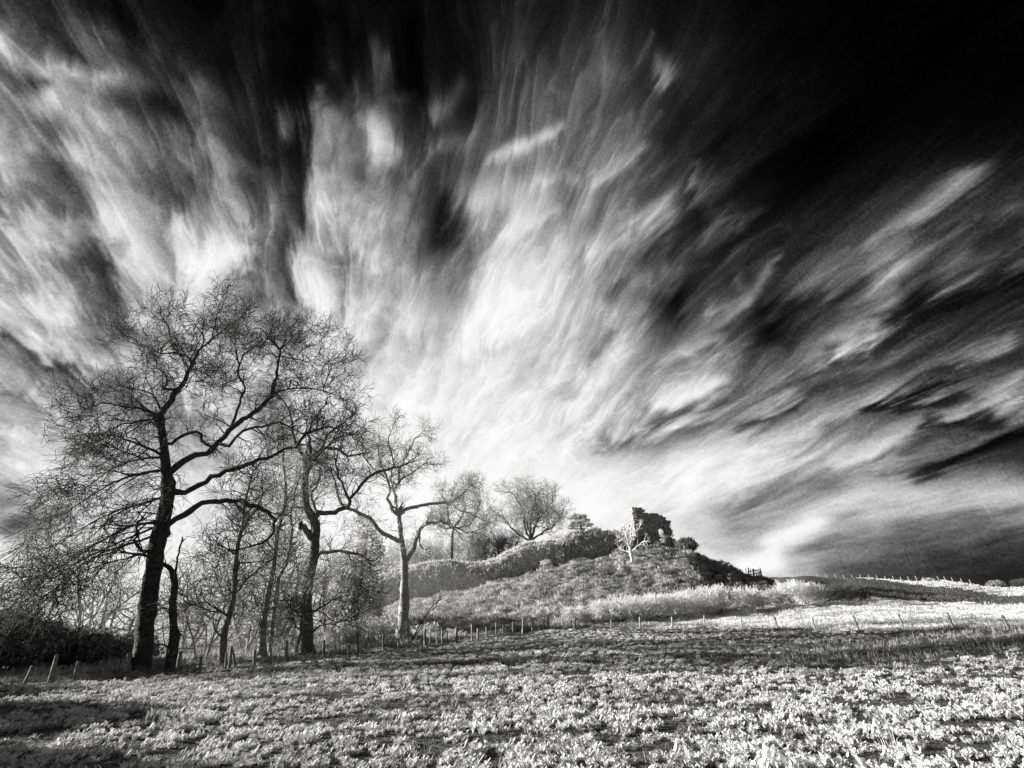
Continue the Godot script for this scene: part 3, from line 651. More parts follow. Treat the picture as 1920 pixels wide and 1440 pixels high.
	# the trees on the slope behind the wall
	tree("crooked_tree", "small crooked round headed tree behind the wall, nearest the three armed tree", "tree",
		[Vector4(-9.98, 10.63, -80.38, 0.309), Vector4(-10.14, 13.31, -80.36, 0.247), Vector4(-10.19, 15.47, -80.36, 0.227), Vector4(-10, 16.8, -80.38, 0.183)],
		[[[Vector4(-10, 16.8, -80.38, 0.183), Vector4(-9.05, 18.12, -80.24, 0.157), Vector4(-8.2, 19.91, -80.08, 0.130), Vector4(-8.64, 21.7, -79.78, 0.103), Vector4(-7.96, 23.54, -79.6, 0.066)], 3.0, 0.6, 3, 0.1, far_oak], [[Vector4(-10, 16.8, -80.38, 0.165), Vector4(-11.14, 18.46, -80.57, 0.139), Vector4(-11.51, 20.55, -80.85, 0.104), Vector4(-12.43, 22.5, -81.05, 0.067)], 3, 0.6, 3, 0.1, far_oak], [[Vector4(-10, 16.8, -80.38, 0.165), Vector4(-7.51, 17.17, -79.98, 0.137), Vector4(-6.25, 18.85, -79.42, 0.101), Vector4(-5.72, 20.52, -78.79, 0.065)], 3, 0.6, 3, 0.1, far_oak], [[Vector4(-10, 16.8, -80.38, 0.138), Vector4(-11.85, 16.95, -81.14, 0.111), Vector4(-13.35, 18.01, -81.92, 0.075)], 2.6, 0.6, 3, 0.1, far_oak], [[Vector4(-9.83, 16.98, -80.4, 0.138), Vector4(-7.36, 16.19, -80.92, 0.110), Vector4(-5.11, 16.98, -81.34, 0.074)], 2.6, 0.6, 3, 0.1, far_oak]], "bark_grey", "twig_grey", oak, [])
	tree("many_stemmed_tree", "bare tree of many spreading stems standing alone above the wall", "tree",
		[Vector4(3.34, 14.43, -87.94, 0.442), Vector4(3.46, 15.36, -87.93, 0.395), Vector4(3.57, 16.12, -87.93, 0.347)],
		[[[Vector4(3.47, 16.12, -87.93, 0.248), Vector4(2.4, 18.2, -87.72, 0.200), Vector4(2.24, 21.31, -87.47, 0.173), Vector4(0.92, 23.38, -87.25, 0.123), Vector4(0.21, 24.55, -87, 0.077)], 4.0, 0.55, 3, 0.15, far_slim], [[Vector4(3.67, 16.12, -87.92, 0.248), Vector4(4.44, 18.77, -88.14, 0.202), Vector4(5.51, 20.49, -88.33, 0.173), Vector4(6.8, 21.84, -88.49, 0.134), Vector4(7.9, 23.42, -88.65, 0.078)], 4.0, 0.55, 3, 0.15, far_slim], [[Vector4(3.57, 16.31, -87.93, 0.199), Vector4(3.46, 19.35, -88.6, 0.173), Vector4(4.16, 22.53, -89.24, 0.135), Vector4(5.09, 24.99, -89.86, 0.080)], 4, 0.55, 3, 0.15, far_slim], [[Vector4(3.27, 15.93, -87.94, 0.198), Vector4(0.99, 17.16, -87.33, 0.159), Vector4(-0.5, 18.48, -86.67, 0.119), Vector4(-1.79, 19.99, -85.98, 0.074)], 3.6, 0.55, 3, 0.15, far_slim], [[Vector4(3.87, 16.12, -87.91, 0.198), Vector4(6.17, 17.66, -87.45, 0.149), Vector4(7.96, 18.54, -86.97, 0.109), Vector4(9.19, 20.1, -86.51, 0.070)], 3.6, 0.55, 3, 0.15, far_slim], [[Vector4(3.58, 16.79, -87.93, 0.179), Vector4(2.46, 20.43, -88.97, 0.144), Vector4(3.17, 23.74, -89.94, 0.106), Vector4(2.8, 25.93, -90.96, 0.070)], 3.8, 0.55, 3, 0.15, far_slim]], "bark_grey", "twig_grey", slim, [])
	tree("silver_tree", "small leafless white stemmed tree alone on the mound before the ruin", "tree",
		[Vector4(16.67, 9.45, -66.96, 0.221), Vector4(16.63, 10.29, -66.97, 0.193), Vector4(16.56, 10.92, -66.98, 0.172), Vector4(16.57, 11.63, -66.98, 0.150)],
		[[[Vector4(16.56, 11.56, -66.98, 0.097), Vector4(16.24, 12.19, -66.89, 0.083), Vector4(15.56, 12.77, -66.88, 0.068), Vector4(14.87, 13.42, -66.87, 0.046)], 1.6, 0.5, 1, 0.3, white], [[Vector4(16.57, 11.63, -66.98, 0.090), Vector4(16.49, 12.45, -67.17, 0.076), Vector4(16.33, 13.29, -67.38, 0.061), Vector4(16.17, 14.07, -67.59, 0.042)], 1.6, 0.5, 1, 0.3, white], [[Vector4(16.8, 11.77, -66.92, 0.098), Vector4(16.96, 12.74, -66.75, 0.075), Vector4(17.36, 13.35, -66.51, 0.060), Vector4(18.06, 14.17, -66.18, 0.042)], 1.6, 0.5, 1, 0.3, white], [[Vector4(16.79, 11.06, -66.93, 0.082), Vector4(17.37, 11.59, -66.26, 0.067), Vector4(18.22, 12.18, -65.51, 0.044)], 1.5, 0.5, 1, 0.3, white], [[Vector4(16.63, 10.92, -66.97, 0.075), Vector4(16.2, 11.15, -67.59, 0.060), Vector4(15.63, 11.53, -68.23, 0.042)], 1.4, 0.5, 1, 0.3, white], [[Vector4(16.9, 12.62, -66.9, 0.068), Vector4(16.96, 13.51, -66.99, 0.057), Vector4(17.26, 14.63, -67.01, 0.038)], 1.5, 0.5, 1, 0.3, white]], "bark_white", "twig_pale", slim, [])
	pine()
	# young trees and scrub that fill the wood, each with its own place
	var thin := habit({"gnarl": 0.3, "pull": Vector3(0, 0.4, 0), "min": 0.010, "step": 0.42, "fork": 0.6})
	var dense := habit({"gnarl": 0.25, "pull": Vector3(0, 0.5, 0), "min": 0.014, "step": 0.36, "fork": 0.55, "tip": 0.45})
	var scrub := [
		["young_tree", -22.69, -27.95, 5.6, 4.5, 4, "twig_grey", "spreading bare young tree behind the dark bushes, left of the tallest trunk", "sapling"],
		["young_tree", -20.2, -27.35, 4.6, 3.6, 4, "twig_grey", "low bare young tree close behind the tallest tree's trunk", "sapling"],
		["young_tree", -17.04, -29.42, 5.0, 4.2, 4, "twig_grey", "bare young tree filling the gap between broken tree and slender tree", "sapling"],
		["young_tree", -22.04, -35.75, 6.5, 5, 4, "twig_grey", "hazy bare tree farther back beside the broken tree", "sapling"],
		["young_tree", -16.27, -32.12, 6.4, 3.6, 4, "twig_grey", "upright bare young tree between slender tree and pale trunk", "sapling"],
		["young_tree", -14.87, -34.97, 5.4, 4, 4, "twig_grey", "bare young tree low between pale trunk and thick trunk", "sapling"],
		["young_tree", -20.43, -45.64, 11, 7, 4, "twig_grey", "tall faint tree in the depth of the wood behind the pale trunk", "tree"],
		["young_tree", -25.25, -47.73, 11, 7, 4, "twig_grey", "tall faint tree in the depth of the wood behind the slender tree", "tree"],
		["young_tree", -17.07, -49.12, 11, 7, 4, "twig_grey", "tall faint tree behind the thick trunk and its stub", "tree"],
		["young_tree", -22.65, -82.96, 11, 6, 4, "twig_grey", "faint bare tree behind the broken wall end", "tree"],
		["young_tree", -30.16, -34.73, 6, 6, 4, "twig_grey", "far bare tree above the dark bushes at the left edge", "tree"],
		["young_tree", -13.6, -80.86, 7.2, 5, 4, "twig_grey", "bare tree behind the wall just right of the three armed tree", "tree"],
		["young_tree", -6.9, -83.72, 7.4, 5.5, 4, "twig_grey", "low bare tree behind the wall between the crooked tree and the lone tree", "tree"],
		["young_tree", -3.24, -83.94, 8.6, 6, 4, "twig_dark", "dark spreading tree behind the wall, leaning towards the lone many stemmed tree", "tree"],
		["young_tree", -0.48, -86, 7.4, 6, 4, "twig_dark", "dark low boughed tree at the left foot of the many stemmed tree", "tree"],
		["young_tree", 7.35, -87.69, 5.2, 5, 4, "twig_grey", "low bare tree right of the many stemmed tree", "tree"],
		["young_tree", -17.33, -84.24, 9, 6, 4, "twig_grey", "faint bare tree seen behind the three armed tree's trunk", "tree"],
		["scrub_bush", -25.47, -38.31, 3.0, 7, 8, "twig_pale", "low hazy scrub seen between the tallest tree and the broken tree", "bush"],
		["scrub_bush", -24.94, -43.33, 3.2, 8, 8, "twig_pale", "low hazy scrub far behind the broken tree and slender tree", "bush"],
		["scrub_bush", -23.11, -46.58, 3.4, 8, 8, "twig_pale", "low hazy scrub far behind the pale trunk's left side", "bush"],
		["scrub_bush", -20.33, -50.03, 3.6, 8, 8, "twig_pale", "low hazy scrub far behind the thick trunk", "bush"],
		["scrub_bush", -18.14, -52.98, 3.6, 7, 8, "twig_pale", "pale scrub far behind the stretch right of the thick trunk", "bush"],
		["young_tree", -12.36, -87.13, 8.5, 6, 4, "twig_grey", "bare tree behind the wall between armed tree and crooked tree", "tree"],
		["young_tree", -5.56, -91.83, 9.5, 7, 4, "twig_grey", "round crowned bare tree half way from crooked tree to lone tree", "tree"],
		["young_tree", 1.64, -97.99, 8.5, 7, 4, "twig_grey", "bare tree close behind the many stemmed tree", "tree"],
		["thorn_bush", 5.91, -45.62, 1.0, 2.0, 10, "twig_pale", "small pale thorn bush left of the thicket below the mound", "bush"],
		["thorn_bush", 8.6, -47.22, 1.6, 2.7, 12, "twig_pale", "leftmost large grey thorn bush of the thicket below the mound", "bush"],
		["thorn_bush", 10.85, -47.27, 1.9, 2.9, 12, "twig_pale", "grey thorn bush second from left in the thicket below the mound", "bush"],
		["thorn_bush", 13.08, -47.22, 2.0, 2.9, 12, "twig_pale", "grey thorn bush third from left in the thicket, below the short posts", "bush"],
		["thorn_bush", 15.43, -47.56, 1.9, 2.9, 12, "twig_pale", "grey thorn bush in the thicket, just left of the brightest one", "bush"],
		["thorn_bush", 17.92, -48.81, 2.2, 3.4, 14, "twig_pale", "brightest pale topped thorn bush of the thicket", "bush"],
		["thorn_bush", 20.57, -49.93, 2.2, 2.9, 12, "twig_pale", "pale thorn bush at the right end of the thicket", "bush"],
		["hawthorn", 23.87, -50.66, 1.8, 2.2, 7, "twig_pale", "small pale hawthorn with slanting white stems beside a dark stake", "bush"],
		["hawthorn", 25.2, -51.13, 1.6, 2.0, 6, "twig_pale", "small pale hawthorn just right of the slanting stemmed one", "bush"],
		["hawthorn", 29.77, -54.39, 2.2, 2.2, 6, "twig_pale", "pale hawthorn rising above the left end of the hedge", "bush"],
		["hawthorn", 31.96, -55.45, 2.2, 2.4, 7, "twig_pale", "pale rounded hawthorn above the middle of the hedge", "bush"],
		["hedge_bush", 27.76, -53.19, 1.2, 2.2, 9, "twig_grey", "low grey bush at the left end of the slope hedge", "bush"],
		["hedge_bush", 34.62, -57.37, 1.8, 2.9, 10, "twig_grey", "grey bush in the slope hedge right of the pale hawthorns", "bush"],
		["hedge_bush", 38.11, -59.91, 1.9, 3.1, 10, "twig_dark", "dark bush in the slope hedge, third from its right end", "bush"],
		["hedge_bush", 41.06, -61.57, 1.8, 3.1, 10, "twig_dark", "dark bush in the slope hedge, second from its right end", "bush"],
		["hedge_bush", 43.87, -63.28, 1.6, 2.7, 10, "twig_dark", "dark bush at the right end of the slope hedge beside the hurdle", "bush"],
	]
	for s in scrub:
		shrub(s[0], Vector3(s[1], ground_at(s[1], s[2]), s[2]), s[3], s[4], s[5], 3 if s[2] < -70.0 and s[0] == "young_tree" else 2, s[6], far_slim if s[2] < -70.0 and s[0] == "young_tree" else thin if s[0] == "young_tree" else dense, s[7], s[8], s[9] if s.size() > 9 else "")

func needle_spray() -> ArrayMesh:
	fresh()
	for i in 14:
		var d := Vector3(rng.randf_range(-1, 1), rng.randf_range(-0.1, 0.7), rng.randf_range(-1, 1)).normalized()
		var s := d.cross(rv()).normalized() * 0.035
		face(-s, s, d * 0.5 + s * 0.3, d * 0.5 - s * 0.3)
	return mesh_done()

func leaf_spray(leaves: int, reach: float, size: float) -> ArrayMesh:
	fresh()
	for i in leaves:
		var p := rv() * reach
		var n := (rv() + Vector3(0, 0.5, 0)).normalized()
		var u := n.cross(rv()).normalized()
		var w := n.cross(u)
		var l := size * rng.randf_range(0.7, 1.3)
		face(p, p + u * l * 0.5 + w * l * 0.38, p + u * l, p + u * l * 0.5 - w * l * 0.38)
	return mesh_done()

func pine() -> void:
	var o := Vector3(12.52, 16.2, -85.08)
	var t := thing("pine_tree", o, "low wind shaped evergreen pine at the top of the dark wall", "tree")
	fresh()
	tube(PackedVector3Array([Vector3(0, -1.5, 0), Vector3(0.1, 1.2, 0), Vector3(0.0, 2.4, 0.1), Vector3(0.3, 3.6, 0)]), PackedFloat32Array([0.25, 0.2, 0.14, 0.07]), 7, 0.2)
	put("trunk", mesh_done(), mats["bark_grey"], t)
	var where: Array[Transform3D] = []
	var tint := PackedColorArray()
	fresh()
	for k in 13:
		var a := k * 2.4
		var h := 0.6 + k * 0.25
		var out := rng.randf_range(0.5, 1.0) * (2.9 - 0.18 * k)
		var c := Vector3(cos(a) * out, h + out * 0.16, sin(a) * out)
		tube(PackedVector3Array([Vector3(0.1, h - 0.2, 0), c * 0.6 + Vector3(0, 0.1, 0), c]), PackedFloat32Array([0.06, 0.04, 0.02]), 4)
		for j in 34:
			var q := rv()
			where.append(Transform3D(Basis.from_euler(Vector3(rng.randf_range(-0.4, 0.4), rng.randf() * TAU, 0)) * rng.randf_range(0.6, 1.1), c + q * Vector3(0.85, 0.16, 0.85)))
			tint.append(Color(1, 1, 1) * rng.randf_range(0.6, 1.0))
	put("branches", mesh_done(), mats["bark_grey"], t)
	scatter("needles", needle_spray(), mats["grass_leaf"], where, tint, t)

# leaves spread through a lumpy volume, thickest towards its skin
func foliage(parent: Node3D, called: String, c: Vector3, size: Vector3, count: int, mesh: Mesh, lo: float, hi: float, s0 := 0.8, s1 := 1.4) -> void:
	var where: Array[Transform3D] = []
	var tint := PackedColorArray()
	var off := rv() * 30.0
	while where.size() < count:
		var q := rv()
		var l := q.length()
		if l > 1.0 or l < 0.05:
			continue
		var n := q / l
		var lump := 0.80 + 0.42 * puff.get_noise_3d(n.x * 1.7 + off.x, n.y * 1.7 + off.y, n.z * 1.7 + off.z)
		var p := n * pow(l, 0.45) * lump
		where.append(Transform3D(Basis.from_euler(Vector3(rng.randf_range(-0.6, 0.6), rng.randf() * TAU, rng.randf_range(-0.6, 0.6))) * rng.randf_range(s0, s1), c + p * size))
		tint.append(Color(1, 1, 1) * rng.randf_range(lo, hi))
	scatter(called, mesh, mats["ivy_leaf"], where, tint, parent)

func leafy_bush(called: String, at: Vector3, size: Vector3, count: int, lo: float, hi: float, label: String, category: String, group := "") -> Node3D:
	var t := thing(called, at, label, category, group)
	var bushy := habit({"gnarl": 0.3, "min": 0.009, "step": 0.3, "tip": 0.35})
	var lines := []
	fresh()
	for i in 7:
		var a := TAU * i / 7.0 + rng.randf()
		var top := Vector3(cos(a) * size.x * 0.6, size.y * rng.randf_range(0.9, 1.7), sin(a) * size.z * 0.6)
		tube(PackedVector3Array([Vector3(cos(a) * 0.15, -0.2, sin(a) * 0.15), top * 0.5 + rv() * 0.2, top]), PackedFloat32Array([0.05, 0.035, 0.012]), 5)
		lines.append([PackedVector3Array([top * 0.3, top * 0.65 + rv() * 0.1, top]), PackedFloat32Array([0.03, 0.02, 0.012])])
	put("stem", mesh_done(), mats["twig_dark"], t)
	if size.y > 0.5 and at.length() < 60.0:
		for p in lines:
			clothe(p, bushy, 0.1, 0.16, size.y * 0.8, 1)
		put("twigs", mesh_done(), mats["twig_grey"], t).set_meta("kind", "stuff")
	foliage(t, "leaves", Vector3(0, size.y * 0.95, 0), size, count, spray_small, lo, hi)
	return t

var spray_small: ArrayMesh
var spray_big: ArrayMesh

# ---------------------------------------------------------------- the ivy grown curtain wall
# line: foot x, foot z, height of the top over the foot
func ivy_wall(called: String, line: Array, thick: float, count: int, lo: float, hi: float, label: String) -> Node3D:
	var n := line.size() / 3
	var o := Vector3(line[0], 0, line[1])
	o.y = ground_at(o.x, o.z)
	var t := thing(called, o, label, "wall")
	var prof := []
	var steps := 0
	for i in n - 1:
		var a := Vector3(line[i * 3], line[i * 3 + 2], line[i * 3 + 1])
		var b := Vector3(line[i * 3 + 3], line[i * 3 + 5], line[i * 3 + 4])
		var k := maxi(2, int(Vector2(a.x - b.x, a.z - b.z).length() / 0.6))
		for s in k + (1 if i == n - 2 else 0):
			var q := a.lerp(b, float(s) / k)
			prof.append([Vector3(q.x, ground_at(q.x, q.z) - 0.4, q.z), q.y + 0.4, (b - a).normalized()])
	fresh()
	var rows := []
	for p in prof:
		var along: Vector3 = Vector3(p[2].x, 0, p[2].z).normalized()
		var front := Vector3(-along.z, 0, along.x)
		if front.z < 0:
			front = -front
		var h: float = p[1]
		var ring_ := PackedVector3Array()
		for q in [[0.5, 0.0], [0.56, 0.35], [0.52, 0.75], [0.38, 0.95], [0.0, 1.0], [-0.38, 0.95], [-0.5, 0.7], [-0.5, 0.0]]:
			var v: Vector3 = p[0] + front * thick * q[0] + Vector3(0, h * q[1], 0)
			v += front * 0.30 * puff.get_noise_3d(v.x * 0.5, v.y * 0.6, v.z * 0.5) + Vector3(0, 0.35 * q[1] * puff.get_noise_2d(v.x * 0.6 + 9.0, v.z * 0.6), 0)
			ring_.append(v - o)
		rows.append(ring_)
	for i in rows.size() - 1:
		for j in 7:
			face(rows[i][j], rows[i + 1][j], rows[i + 1][j + 1], rows[i][j + 1])
	for e in [rows[0], rows[rows.size() - 1]]:
		for j in 3:
			face(e[j], e[j + 1], e[6 - j], e[7 - j])
	put("masonry", mesh_done(), mats["stone"], t)
	var where: Array[Transform3D] = []
	var tint := PackedColorArray()
	for k in count:
		var i := rng.randi_range(0, rows.size() - 2)
		var j := rng.randi_range(0, 6)
		if j < 2 and rng.randf() < 0.2:
			j = 3
		var u := rng.randf()
		var w := rng.randf()
		var a: Vector3 = rows[i][j].lerp(rows[i + 1][j], u)
		var b: Vector3 = rows[i][j + 1].lerp(rows[i + 1][j + 1], u)
		var nrm: Vector3 = (rows[i + 1][j] - rows[i][j]).cross(rows[i][j + 1] - rows[i][j]).normalized()
		if nrm.dot(a - (rows[i][0] + rows[i][7]) * 0.5 - Vector3(0, 0.6, 0)) < 0.0:
			nrm = -nrm
		var p := a.lerp(b, w)
		p += nrm * rng.randf_range(0.0, 0.50) * (1.0 + 1.1 * puff.get_noise_3d(p.x * 0.9 + 40.0, p.y * 0.9, p.z * 0.9))
		where.append(Transform3D(Basis.from_euler(Vector3(rng.randf_range(-0.7, 0.7), rng.randf() * TAU, rng.randf_range(-0.7, 0.7))) * rng.randf_range(0.7, 1.3), p))
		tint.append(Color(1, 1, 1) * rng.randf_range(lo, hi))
	# added shoots along the top, tinted bright as its sunlit fringe
	for k in count / 5:
		var i := rng.randi_range(0, rows.size() - 2)
		var p: Vector3 = rows[i][3].lerp(rows[i + 1][3], rng.randf()).lerp(rows[i][5].lerp(rows[i + 1][5], rng.randf()), rng.randf())
		p.y += rng.randf() * rng.randf() * 0.75
		where.append(Transform3D(Basis.from_euler(Vector3(rng.randf_range(-0.7, 0.7), rng.randf() * TAU, 0)) * rng.randf_range(0.6, 1.1), p))
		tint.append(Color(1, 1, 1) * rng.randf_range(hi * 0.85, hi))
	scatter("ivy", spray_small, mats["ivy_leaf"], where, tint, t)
	return t

func build_walls() -> void:
	spray_small = leaf_spray(8, 0.20, 0.17)
	spray_big = leaf_spray(9, 0.35, 0.26)
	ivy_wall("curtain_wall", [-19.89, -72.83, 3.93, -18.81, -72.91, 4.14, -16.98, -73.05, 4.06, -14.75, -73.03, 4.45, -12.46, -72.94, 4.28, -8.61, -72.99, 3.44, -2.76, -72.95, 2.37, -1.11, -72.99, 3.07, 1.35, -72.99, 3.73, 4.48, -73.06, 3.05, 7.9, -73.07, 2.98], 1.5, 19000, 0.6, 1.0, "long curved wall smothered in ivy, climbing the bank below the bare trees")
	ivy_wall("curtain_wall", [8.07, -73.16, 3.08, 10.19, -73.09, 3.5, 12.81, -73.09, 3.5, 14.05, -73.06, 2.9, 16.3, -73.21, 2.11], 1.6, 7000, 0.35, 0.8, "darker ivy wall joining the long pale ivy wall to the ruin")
	# the broken end of the wall, where its courses show
	var e := Vector3(-20.56, 0, -72.13)
	e.y = ground_at(e.x, e.z)
	var t := thing("wall_stump", e, "broken stepped stone end of the ivy wall, facing the wood", "masonry")
	fresh()
	for r in 13:
		var wide := 2.6 * (1.0 - r / 14.5)
		var x := 0.0
		while x < wide:
			var l := rng.randf_range(0.28, 0.55)
			stone_block(Vector3(1.5 - x - l * 0.5, 0.12 + r * 0.27, rng.randf_range(-0.06, 0.06)), Vector3(l, 0.27, 1.1), Basis())
			x += l
	put("stonework", mesh_done(), mats["stone"], t).set_meta("kind", "stuff")

func stone_block(c: Vector3, s: Vector3, b: Basis) -> void:
	var p := []
	for i in 8:
		var q := Vector3(1 if i & 1 else -1, 1 if i & 2 else -1, 1 if i & 4 else -1) * s * 0.5
		q += rv() * Vector3(0.03, 0.025, 0.07)
		p.append(b * (c + q))
	for f in [[0, 2, 3, 1], [4, 5, 7, 6], [0, 4, 6, 2], [1, 3, 7, 5], [2, 6, 7, 3], [0, 1, 5, 4]]:
		face(p[f[0]], p[f[1]], p[f[2]], p[f[3]])

# ---------------------------------------------------------------- the ruined tower
func build_ruin() -> void:
	var o := Vector3(19.34, 12.62, -73.5)
	o.y = ground_at(o.x, o.z) - 0.3
	var t := thing("ruined_tower", o, "ruined stone tower corner with a ragged top on the mound", "ruin")
	# the wall towards the field, then the one towards the sun
	var right := Vector3(5.96, 0, -0.92).normalized()
	var left := Vector3(-1.68, 0, -4.01).normalized()
	var fr := Basis(right, Vector3.UP, right.cross(Vector3.UP))
	var fl := Basis(left, Vector3.UP, left.cross(Vector3.UP))
	fresh()
	var tops_r := [6.5, 6.4, 6.3, 6.1, 5.5, 5.4, 5.6, 5.6, 5.5, 5.3, 5.0, 4.5, 2.6]
	var h := 0.0
	while h < 6.6:
		var x := rng.randf_range(-0.2, 0.0)
		while x < 6.3:
			var l := rng.randf_range(0.30, 0.62)
			var m := x + l * 0.5
			var top: float = tops_r[clampi(int(m / 0.5), 0, 12)] + 0.18 * puff.get_noise_2d(m * 5.0, 3.0)
			var hole := pow((m - 4.75) / 0.80, 2.0) + pow((h - 2.05) / 1.35, 2.0) < 1.0
			var bite := m > 5.85 and h < 2.4 and h > 1.5
			if h + 0.14 < top and not hole and not bite:
				var face_in := rng.randf_range(-0.10, 0.10)
				if rng.randf() < 0.10 and h > 0.8:
					face_in -= 0.22
				stone_block(Vector3(m, h + 0.14, -0.6 + face_in), Vector3(l - 0.015, 0.275, 1.25), fr)
			x += l
		h += 0.28
	put("field_wall", mesh_done(), mats["stone"], t).set_meta("kind", "stuff")
	fresh()
	var tops_l := [6.2, 5.6, 5.0, 4.7, 4.3, 4.2, 4.0, 3.9, 3.5, 3.3, 2.6]
	h = 0.0
	while h < 6.4:
		var x := 0.02
		while x < 4.6:
			var l := rng.randf_range(0.30, 0.6)
			var m := x + l * 0.5
			var top: float = tops_l[clampi(int(m / 0.45), 0, 10)]
			if h + 0.14 < top:
				stone_block(Vector3(m, h + 0.14, 0.6 + rng.randf_range(-0.08, 0.08)), Vector3(l - 0.015, 0.275, 1.2), fl)
			x += l
		h += 0.28
	put("sunlit_wall", mesh_done(), mats["stone"], t).set_meta("kind", "stuff")
	# ivy over the shaded face and along the top
	var where: Array[Transform3D] = []
	var tint := PackedColorArray()
	for k in 420:
		var x := rng.randf_range(0.0, 6.2)
		var top: float = tops_r[clampi(int(x / 0.5), 0, 12)]
		var y := top * pow(rng.randf(), 0.8)
		if pow((x - 4.75) / 0.60, 2.0) + pow((y - 2.15) / 1.1, 2.0) < 1.0 or puff.get_noise_2d(x * 1.1 + 5.0, y * 0.8) < -0.12:
			continue
		where.append(Transform3D(Basis.from_euler(Vector3(rng.randf_range(-0.7, 0.7), rng.randf() * TAU, 0)) * rng.randf_range(0.6, 1.2), fr * Vector3(x, y, rng.randf_range(0.0, 0.08) - (1.2 * rng.randf() if y > top - 0.3 else 0.0))))
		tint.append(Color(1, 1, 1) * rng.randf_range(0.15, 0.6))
	scatter("ivy", spray_small, mats["ivy_leaf"], where, tint, t)
	var gap := fr * Vector3(4.75, 2.15, 0)
	foliage(t, "window_ivy", gap + (o + gap - EYE).normalized() * 5.5, Vector3(1.1, 1.7, 1.0), 700, spray_small, 0.8, 1.0)
	var b := Vector3(26.53, 11.9, -72.29)
	b.y = ground_at(b.x, b.z)
	var s := thing("tower_fragment", b, "rounded ivy covered lump of fallen masonry right of the ruin", "ruin")
	fresh()
	for k in 46:
		var q := rv()
		if q.length() < 1.0:
			stone_block(q * Vector3(1.3, 0.75, 0.9) + Vector3(0, 0.6, 0), Vector3(0.6, 0.4, 0.6), Basis())
	put("stonework", mesh_done(), mats["stone"], s).set_meta("kind", "stuff")
	foliage(s, "ivy", Vector3(0, 0.85, 0), Vector3(1.75, 1.15, 1.3), 900, spray_small, 0.12, 0.4)

# ---------------------------------------------------------------- fences
func post(parent: Node3D, foot: Vector3, top: Vector3, r: float) -> void:
	fresh()
	var mid := foot.lerp(top, 0.5) + rv() * r * 0.25
	tube(PackedVector3Array([foot - (top - foot).normalized() * 0.3, foot, mid, top - (top - foot) * 0.02, top]), PackedFloat32Array([r * 1.05, r * 1.05, r, r * 0.95, r * 0.78]), 7, 0.18)
	put("fence_post", mesh_done(), mats["post_wood"], parent)

# posts: foot x, foot z, lean x, lean z, height, radius; wires run through the main ones
func fence(called: String, posts: Array, label: String, strands: Array) -> Node3D:
	var n := posts.size() / 6
	var o := Vector3(posts[0], ground_at(posts[0], posts[1]), posts[1])
	var t := thing(called, o, label, "fence")
	var tops := PackedVector3Array()
	var feet := PackedVector3Array()
	for i in n:
		var x: float = posts[i * 6]
		var z: float = posts[i * 6 + 1]
		var foot := Vector3(x, ground_at(x, z), z) - o
		var top := foot + Vector3(posts[i * 6 + 2], posts[i * 6 + 4], posts[i * 6 + 3])
		post(t, foot, top, posts[i * 6 + 5])
		if posts[i * 6 + 4] > 0.7:
			feet.append(foot)
			tops.append(top)
	for s in strands:
		fresh()
		var pts := PackedVector3Array()
		var rad := PackedFloat32Array()
		for i in tops.size():
			if i > 0:
				pts.append((pts[pts.size() - 1] + feet[i].lerp(tops[i], s)) * 0.5 - Vector3(0, 0.03, 0))
				rad.append(0.004)
			pts.append(feet[i].lerp(tops[i], s))
			rad.append(0.004)
		tube(pts, rad, 3)
		put("wire", mesh_done(), mats["wire"], t)
	return t

